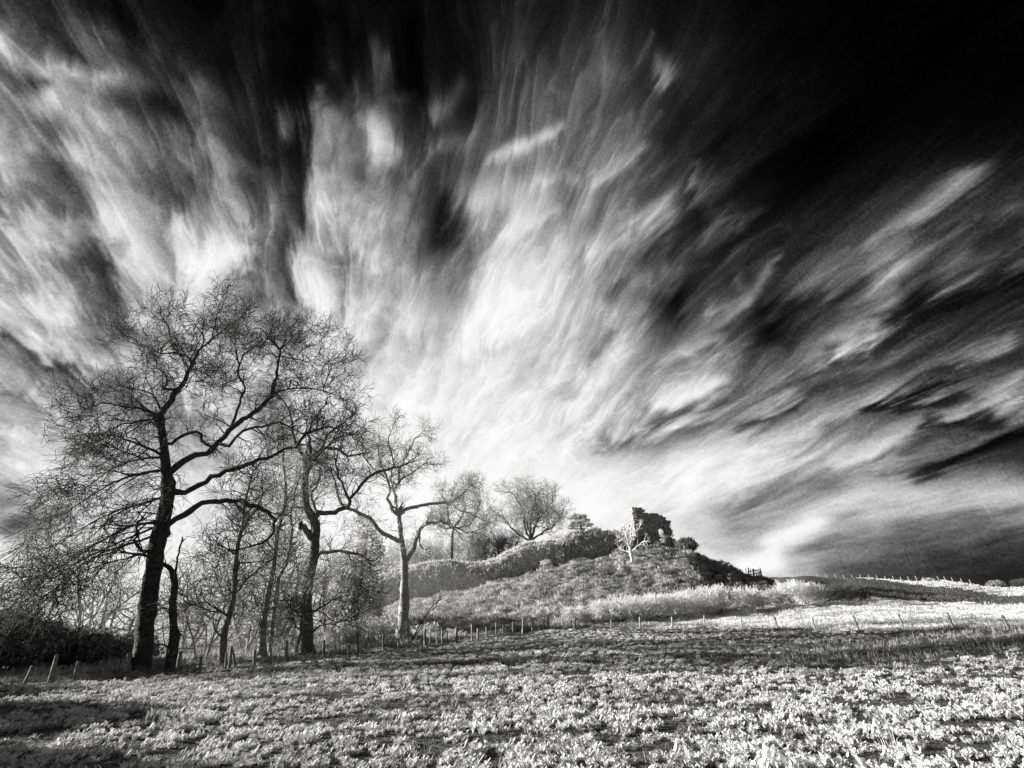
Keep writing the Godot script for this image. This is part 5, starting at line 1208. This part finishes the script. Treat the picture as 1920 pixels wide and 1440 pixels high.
const CLOUD_STREAKS := [
	[8.2, 16.3, 33.1, 14.4, 2.83, 0.74, 0.55],
	[33.2, 14.7, 47.7, 11.0, 1.31, 0.52, 0.60],
	[-57.3, 35.7, -57.3, 35.7, 1.53, 0.38, 0.80],
	[-52.1, 30.3, -48.9, 28.1, 1.57, 0.34, 0.80],
	[-47.5, 26.5, -46.9, 25.9, 1.56, 0.36, 0.80],
	[-53.5, 21.7, -48.9, 20.3, 0.61, 0.30, 0.75],
	[-48.8, 19.9, -46.6, 18.3, 0.69, 0.36, 0.70],
	[-57.1, 29.1, -55.2, 26.9, 0.93, 0.38, 0.70],
	[-60.6, 42.0, -59.4, 43.4, 0.41, 0.12, 0.64],
	[-64.2, 41.1, -61.6, 40.9, 0.38, 0.28, 0.56],
	[-58.9, 38.2, -56.4, 46.2, 0.48, 0.36, 0.48],
	[-62.2, 38.2, -61.7, 39.8, 0.46, 0.50, 0.40],
	[-65.1, 42.9, -63.1, 43.0, 0.70, 0.58, 0.70],
	[-60.4, 39.0, -58.6, 42.6, 0.55, 0.72, 0.56],
	[-60.7, 43.5, -57.7, 46.5, 0.50, 0.50, 0.50],
	[-55.4, 39.1, -56.3, 38.9, 0.76, 0.72, 0.70],
	[-59.6, 33.9, -59.6, 33.9, 0.75, 0.74, 0.70],
	[-50.6, 35.6, -51.9, 35.4, 1.08, 0.82, 0.70],
	[-43.9, 35.0, -40.6, 38.2, 1.37, 0.92, 0.70],
	[-51.7, 25.1, -51.1, 22.8, 1.17, 0.86, 0.60],
	[-49.0, 12.5, -45.5, 11.5, 1.29, 0.94, 0.80],
	[-47.6, 9.7, -48.6, 9.7, 0.94, 0.52, 0.80],
	[-47.5, 8.7, -45.1, 10.5, 0.32, 0.85, 0.42],
	[-47.2, 7.6, -46.6, 7.9, 0.58, 0.35, 0.70],
	[-44.4, 9.6, -45.6, 7.2, 0.53, 0.55, 0.50],
	[-45.1, 58.0, -37.4, 46.6, 1.58, 0.10, 0.85],
	[-37.4, 46.6, -32.6, 35.3, 1.28, 0.33, 0.85],
	[-37.9, 47.5, -34.5, 39.3, 0.71, 0.26, 0.36],
	[-38.7, 43.1, -35.7, 34.6, 0.84, 0.45, 0.60],
	[-51.0, 52.8, -55.5, 52.2, 1.96, 0.08, 0.60],
	[-54.3, 45.7, -52.8, 46.1, 0.88, 0.16, 0.70],
	[-33.6, 45.0, -30.5, 35.0, 0.72, 0.74, 0.60],
	[-27.8, 55.9, -25.8, 50.7, 1.27, 0.66, 0.80],
	[-29.2, 62.8, -28.1, 58.2, 0.32, 0.30, 0.36],
	[-27.1, 61.8, -27.1, 56.4, 0.50, 0.45, 0.42],
	[-32.4, 57.6, -28.9, 55.7, 0.50, 0.42, 0.42],
	[-37.6, 57.4, -36.1, 53.2, 0.65, 0.34, 0.36],
	[-38.3, 54.6, -33.9, 51.2, 0.69, 0.56, 0.70],
	[-35.2, 51.9, -28.3, 45.4, 1.80, 0.68, 0.70],
	[-21.6, 59.8, -23.5, 58.2, 0.34, 0.42, 0.42],
	[-23.9, 47.7, -23.3, 45.4, 1.50, 0.74, 0.60],
	[-27.3, 54.2, -23.8, 52.8, 0.96, 0.78, 0.60],
	[-25.0, 65.0, -22.0, 59.7, 0.76, 0.02, 0.90],
	[-43.3, 59.8, -40.8, 54.1, 0.97, 0.04, 0.70],
	[-37.0, 62.1, -33.9, 57.6, 0.64, 0.04, 0.60],
	[-13.6, 61.6, -17.1, 58.3, 0.70, 0.46, 0.42],
	[-15.8, 59.4, -17.7, 58.6, 0.68, 0.42, 0.48],
	[-11.9, 59.6, -10.8, 63.2, 0.66, 0.10, 0.48],
	[-4.7, 67.0, -4.3, 63.1, 0.25, 0.32, 0.42],
	[-8.6, 60.1, -11.7, 53.0, 0.47, 0.48, 0.36],
	[-10.0, 58.2, -11.6, 55.7, 0.56, 0.50, 0.36],
	[-13.4, 56.6, -16.8, 55.6, 0.71, 0.46, 0.48],
	[-15.4, 54.2, -14.3, 43.9, 1.06, 0.28, 0.80],
	[-10.3, 54.3, -11.2, 53.1, 0.74, 0.30, 0.48],
	[-3.2, 55.5, 8.8, 57.8, 0.66, 0.82, 0.48],
	[-3.7, 55.1, 2.7, 56.4, 0.81, 0.75, 0.56],
	[0.0, 53.6, 5.2, 54.6, 0.81, 0.42, 0.60],
	[-7.8, 49.9, 0.0, 49.0, 2.06, 0.80, 0.70],
	[-0.9, 46.6, 6.6, 47.9, 0.97, 0.86, 0.56],
	[5.1, 52.9, 11.9, 51.6, 0.68, 0.68, 0.48],
	[15.6, 58.9, 20.0, 61.7, 1.12, 0.42, 0.50],
	[17.8, 51.7, 22.9, 53.3, 0.79, 0.72, 0.64],
	[19.4, 50.9, 15.6, 46.2, 0.50, 0.60, 0.36],
	[30.4, 62.9, 26.7, 61.4, 0.24, 0.48, 0.42],
	[32.0, 59.4, 29.9, 60.3, 0.85, 0.46, 0.80],
	[21.2, 45.5, 30.8, 48.3, 0.66, 0.78, 0.64],
	[20.7, 45.3, 25.7, 46.4, 0.75, 0.74, 0.56],
	[14.8, 41.9, 27.6, 45.9, 0.81, 0.62, 0.36],
	[12.6, 44.1, 19.6, 44.3, 0.62, 0.72, 0.36],
	[28.3, 56.0, 19.9, 52.5, 0.27, 0.42, 0.42],
	[37.8, 42.6, 31.8, 40.2, 0.64, 0.42, 0.42],
	[38.3, 37.1, 32.9, 34.3, 0.46, 0.66, 0.51],
	[33.0, 34.5, 29.6, 34.6, 0.58, 0.60, 0.48],
	[32.2, 34.2, 24.1, 30.8, 0.84, 0.52, 0.56],
	[33.7, 37.4, 33.7, 35.9, 0.47, 0.45, 0.36],
	[29.8, 47.3, 30.5, 40.5, 1.33, 0.12, 0.60],
	[22.8, 40.6, 28.8, 42.3, 0.93, 0.20, 0.70],
	[41.7, 47.6, 42.8, 44.3, 2.39, 0.05, 0.70],
	[41.1, 47.9, 34.7, 49.2, 1.19, 0.17, 0.70],
	[38.8, 32.3, 34.8, 31.2, 1.58, 0.10, 0.80],
	[35.6, 31.0, 34.1, 29.0, 0.86, 0.08, 0.80],
	[48.4, 34.2, 56.4, 36.1, 0.81, 0.64, 0.85],
	[48.0, 32.4, 48.7, 32.7, 1.48, 0.62, 0.80],
	[46.2, 31.0, 47.8, 32.0, 0.98, 0.68, 0.70],
	[42.1, 31.9, 49.6, 33.6, 0.53, 0.50, 0.56],
	[54.7, 27.2, 47.3, 27.4, 1.13, 0.06, 0.85],
	[55.1, 30.4, 58.1, 31.1, 0.47, 0.16, 0.56],
	[54.0, 32.4, 59.2, 33.1, 0.57, 0.42, 0.40],
	[26.4, 20.8, 45.6, 29.0, 1.15, 0.60, 0.70],
	[28.6, 20.0, 34.2, 22.0, 0.64, 0.16, 0.64],
	[34.2, 22.0, 45.9, 26.4, 0.64, 0.13, 0.64],
	[39.7, 25.8, 47.9, 26.9, 0.74, 0.12, 0.70],
	[34.4, 19.0, 42.9, 20.9, 0.66, 0.80, 0.51],
	[42.9, 20.9, 54.0, 22.7, 0.48, 0.58, 0.48],
	[34.0, 23.0, 41.1, 23.9, 0.66, 0.45, 0.48],
	[40.6, 19.8, 47.7, 19.1, 0.66, 0.09, 0.85],
	[48.5, 21.2, 53.3, 21.3, 0.60, 0.14, 0.56],
	[36.5, 15.1, 47.5, 17.8, 0.64, 0.80, 0.68],
	[37.1, 14.8, 42.0, 15.9, 0.60, 0.82, 0.56],
	[49.5, 18.1, 52.3, 18.8, 0.68, 0.68, 0.85],
	[47.3, 18.1, 49.4, 17.9, 0.62, 0.50, 0.48],
	[42.6, 13.0, 50.3, 14.2, 0.59, 0.04, 0.90],
	[44.9, 17.0, 49.5, 16.4, 0.56, 0.10, 0.85],
	[39.5, 13.2, 43.6, 13.6, 0.45, 0.13, 0.42],
	[11.2, 19.2, 18.7, 20.3, 1.02, 0.38, 0.75],
	[22.1, 19.7, 23.8, 20.3, 0.71, 0.36, 0.36],
	[21.5, 24.6, 27.3, 25.8, 1.20, 0.88, 0.80],
	[19.2, 29.0, 27.5, 30.7, 0.79, 0.70, 0.56],
	[15.8, 38.0, 17.1, 38.8, 1.26, 0.40, 0.80],
	[14.7, 33.2, 11.6, 30.6, 0.98, 0.48, 0.70],
	[24.2, 34.0, 23.1, 37.1, 1.21, 0.24, 0.80],
	[13.9, 36.3, 24.3, 40.3, 0.81, 0.62, 0.40],
	[22.5, 17.1, 34.0, 17.6, 1.11, 0.80, 0.80],
	[24.8, 11.2, 35.2, 13.3, 1.46, 0.50, 0.70],
	[28.8, 7.9, 32.7, 9.4, 0.75, 0.88, 0.80],
	[25.5, 5.9, 27.9, 6.4, 0.82, 0.92, 0.70],
	[33.3, 5.3, 41.3, 5.0, 0.94, 0.27, 0.70],
	[41.3, 5.0, 46.6, 4.5, 0.89, 0.20, 0.85],
	[44.3, 7.3, 47.4, 8.4, 0.67, 0.40, 0.70],
	[38.3, 10.0, 41.7, 10.5, 1.13, 0.60, 0.60],
	[-4.8, 33.7, -2.4, 33.1, 1.07, 0.60, 0.70],
	[-7.0, 30.2, -5.5, 31.6, 0.94, 0.62, 0.70],
	[-13.6, 39.6, -11.8, 38.5, 1.02, 0.58, 0.50],
	[3.6, 44.7, 12.6, 44.7, 0.82, 0.70, 0.40],
	[-16.8, 12.1, 9.4, 14.3, 4.47, 0.97, 0.70],
	[-11.5, 22.6, -4.5, 27.0, 3.98, 0.90, 0.50],
	[5.3, 12.6, 25.8, 15.5, 2.81, 0.92, 0.80],
	[21.8, 16.5, 31.7, 16.9, 1.69, 0.88, 0.80],
	[28.4, 16.9, 33.9, 17.1, 0.75, 0.80, 0.70],
	[33.4, 11.9, 48.4, 9.3, 1.69, 0.72, 0.85],
	[38.2, 9.7, 43.0, 9.8, 0.85, 0.68, 0.70],
	[26.5, 11.3, 35.1, 13.0, 1.14, 0.55, 0.70],
	[18.3, 10.2, 23.0, 10.2, 1.14, 0.84, 0.60],
	[28.6, 7.9, 32.9, 9.3, 0.85, 0.94, 0.85],
	[25.5, 5.9, 28.4, 6.3, 0.92, 0.97, 0.80],
	[34.0, 7.7, 43.4, 6.8, 1.02, 0.52, 0.70],
	[43.6, 7.4, 47.4, 8.4, 0.67, 0.48, 0.70],
	[35.1, 5.1, 41.3, 4.8, 0.76, 0.28, 0.70],
	[41.3, 4.9, 46.7, 4.9, 0.81, 0.20, 0.85],
]

const STREAM := -18.0        # the streamers run towards this azimuth
var cover_map := PackedFloat32Array()
const CW := 1024
const CH := 264
var warp_a := FastNoiseLite.new()
var warp_b := FastNoiseLite.new()
var fibre := FastNoiseLite.new()
var puff := FastNoiseLite.new()
var ridge := FastNoiseLite.new()
var curl := FastNoiseLite.new()

func noise_set(n: FastNoiseLite, sd: int, oct: int, freq: float, gain := 0.5) -> void:
	n.noise_type = FastNoiseLite.TYPE_SIMPLEX_SMOOTH
	n.seed = sd
	n.frequency = freq
	n.fractal_type = FastNoiseLite.FRACTAL_FBM
	n.fractal_octaves = oct
	n.fractal_gain = gain

func sky_dir(az: float, el: float) -> Vector3:
	return Vector3(sin(az) * cos(el), sin(el), -cos(az) * cos(el))

func build_cover() -> void:
	var lw := 256
	var lh := 66
	var im := Image.create(lw, lh, false, Image.FORMAT_RF)
	var n := CLOUD_COVER.size() / 3
	var ds := PackedVector3Array()
	for i in n:
		ds.append(sky_dir(deg_to_rad(CLOUD_COVER[i * 3]), deg_to_rad(CLOUD_COVER[i * 3 + 1])))
	for y in lh:
		var el := deg_to_rad((y + 0.5) / lh * 99.0 - 9.0)
		for x in lw:
			var d := sky_dir((x + 0.5) / lw * TAU - PI, minf(el, PI / 2))
			var s := 0.0
			var v := 0.0
			for i in n:
				var q := (1.0 - d.dot(ds[i])) * 2.0
				var w := exp(-q / 0.0065) + 0.00002 / (q + 0.002)
				s += w
				v += w * CLOUD_COVER[i * 3 + 2]
			im.set_pixel(x, y, Color(v / s, 0, 0))
	im.resize(CW, CH, Image.INTERPOLATE_CUBIC)
	cover_map = im.get_data().to_float32_array()
	for k in CLOUD_STREAKS:
		var a := sky_dir(deg_to_rad(k[0]), deg_to_rad(k[1]))
		var b := sky_dir(deg_to_rad(k[2]), deg_to_rad(k[3]))
		var ab := b - a
		var l2 := maxf(ab.length_squared(), 1e-9)
		var w := deg_to_rad(k[4])
		var r: float = k[4] * 3.0
		var spread: float = r / maxf(0.25, cos(deg_to_rad(maxf(k[1], k[3]))))
		var x0 := int((minf(k[0], k[2]) - spread + 180.0) / 360.0 * CW)
		var x1 := int((maxf(k[0], k[2]) + spread + 180.0) / 360.0 * CW) + 1
		var y0 := maxi(0, int((minf(k[1], k[3]) - r + 9.0) / 99.0 * CH))
		var y1 := mini(CH - 1, int((maxf(k[1], k[3]) + r + 9.0) / 99.0 * CH) + 1)
		for y in range(y0, y1 + 1):
			var el := minf(deg_to_rad((y + 0.5) / CH * 99.0 - 9.0), PI / 2)
			for x in range(x0, x1 + 1):
				var d := sky_dir((x + 0.5) / CW * TAU - PI, el)
				var t := clampf((d - a).dot(ab) / l2, 0.0, 1.0)
				var q := (d - a - ab * t).length_squared() / (w * w)
				if q < 9.0:
					var at := y * CW + posmod(x, CW)
					cover_map[at] = lerpf(cover_map[at], k[5], k[6] * exp(-q * 0.72))

func cover_at(az: float, el: float) -> float:
	var fx := (az / TAU + 0.5) * CW - 0.5
	var fy := clampf((rad_to_deg(el) + 9.0) / 99.0 * CH - 0.5, 0.0, CH - 1.01)
	var x := int(floor(fx))
	var y := int(fy)
	fx -= x
	fy -= y
	x = posmod(x, CW)
	var x2 := (x + 1) % CW
	var r := y * CW
	return lerpf(lerpf(cover_map[r + x], cover_map[r + x2], fx), lerpf(cover_map[r + CW + x], cover_map[r + CW + x2], fx), fy)

func sky_value(az: float, el: float) -> float:
	var dy := sin(el)
	var c := cos(el) / (dy + 0.15)
	var r := deg_to_rad(STREAM)
	var s := sin(az - r) * c      # across the streamers
	var t := cos(az - r) * c      # along them
	var w1 := warp_a.get_noise_2d(s * 1.1, t * 0.6)
	var w3 := curl.get_noise_2d(s * 4.0 + w1, t * 1.6)
	var s2 := s + 0.10 * w1 + 0.034 * w3
	var f := fibre.get_noise_2d(s2 * 7.0, t * 1.3 + 0.15 * w3)
	var p := puff.get_noise_2d(s2 * 3.0 + 7.0, t * 1.7 + 0.2 * w1)
	# the cover itself is frayed by the same flow
	var k := deg_to_rad(1.0)
	var h := clampf((el - 0.11) / 0.24, 0.10, 1.0)
	var v := cover_at(az + k * h * (0.7 * w1 + 2.3 * f + 1.2 * w3) / maxf(0.35, cos(el)), clampf(el + k * h * (2.0 * p + 2.2 * f), -0.1, 1.55))
	var g := puff.get_noise_2d(az * 4.5 + 0.2 * f, el * 13.0 + 30.0)      # the soft low bank
	# single drawn-out hairs of ice cloud
	var w4 := ridge.get_noise_2d(s2 * 9.0 + 0.5 * f, t * 1.5 + 0.3 * w3)
	var hair := maxf(0.0, 1.0 - absf(w4) * 5.0)
	hair *= hair * clampf(0.5 + 1.6 * p, 0.0, 1.0) * h
	var w5 := ridge.get_noise_2d(s2 * 21.0 + 0.9 * f + 4.0, t * 3.4 + 0.5 * w3)
	var wisp := maxf(0.0, 1.0 - absf(w5) * 3.6)
	wisp *= clampf(0.45 + 1.5 * f, 0.0, 1.0) * h
	v += (hair * 0.36 + wisp * 0.24 - 0.06 * h) * v * (1.15 - v)
	var amp := 1.30 * v * (1.08 - v) + 0.010
	var u := clampf(v + amp * (h * (0.72 * f + 0.52 * p + 0.15 * w3) + (1.0 - h) * 0.60 * g), 0.004, 1.0)
	var mott := warp_b.get_noise_2d(az * 8.0 + 0.9 * f, el * 11.0 + 0.9 * p) * smoothstep(-0.10, -0.55, az)
	u = clampf(u + mott * 0.50 * u * (1.2 - u), 0.0, 1.0)
	return clampf(u + 0.75 * u * (1.0 - u) * (2.0 * u - 0.92), 0.004, 1.0)

const SKY_W := 4096
const SKY_H := 2048
const SKY_TOP := 232
const SKY_FROM := -71.0     # the part of the sky drawn at full resolution
const SKY_TO := 71.0
var sky_rows: Array = []

func sky_row(at: int) -> void:
	var row := at + SKY_TOP
	var el := (0.5 - (row + 0.5) / SKY_H) * PI
	var n := int((SKY_TO - SKY_FROM) / 360.0 * SKY_W)
	var line := PackedByteArray()
	line.resize(n)
	var h := row * 7919 + 17
	for i in n:
		var az := deg_to_rad(SKY_FROM) + (i + 0.5) / SKY_W * TAU
		var v := sky_value(az, el)
		h = (h * 1103515245 + 12345) & 0x7fffffff
		var g := ((h >> 8) & 1023) / 1023.0 - 0.5
		h = (h * 1103515245 + 12345) & 0x7fffffff
		g += ((h >> 8) & 1023) / 1023.0 - 0.5
		line[i] = clampi(int((v + g * 0.20 * sqrt(maxf(v * (1.02 - v), 0.0))) * 255.0 + 0.5), 1, 255)
	sky_rows[at] = line

func make_sky() -> Sky:
	noise_set(warp_a, 11, 3, 1.0)
	noise_set(warp_b, 23, 3, 1.0)
	noise_set(fibre, 37, 6, 1.0, 0.62)
	noise_set(puff, 41, 5, 1.0, 0.55)
	noise_set(ridge, 67, 2, 1.0)
	noise_set(curl, 53, 3, 1.0)
	build_cover()
	var low := Image.create(SKY_W / 4, SKY_H / 4, false, Image.FORMAT_L8)
	for y in SKY_H / 8 + 2:
		var el := (0.5 - (y + 0.5) / (SKY_H / 4)) * PI
		for x in SKY_W / 4:
			var v := sky_value(wrapf((x + 0.5) / (SKY_W / 4) * TAU, -PI, PI), el)
			low.set_pixel(x, y, Color(v, v, v))
	low.fill_rect(Rect2i(0, SKY_H / 8 + 2, SKY_W / 4, SKY_H / 8 - 2), Color(0.4, 0.4, 0.4))
	low.resize(SKY_W, SKY_H, Image.INTERPOLATE_CUBIC)
	var bytes := low.get_data()
	var rows := SKY_H / 2 + 6 - SKY_TOP
	sky_rows.resize(rows)
	var job := WorkerThreadPool.add_group_task(sky_row, rows)
	WorkerThreadPool.wait_for_group_task_completion(job)
	for y in rows:
		var line: PackedByteArray = sky_rows[y]
		for i in line.size():
			bytes[(y + SKY_TOP) * SKY_W + posmod(i + int(SKY_FROM / 360.0 * SKY_W), SKY_W)] = line[i]
	sky_rows.clear()
	var m := PanoramaSkyMaterial.new()
	m.panorama = ImageTexture.create_from_image(Image.create_from_data(SKY_W, SKY_H, false, Image.FORMAT_L8, bytes))
	var sky := Sky.new()
	sky.sky_material = m
	return sky
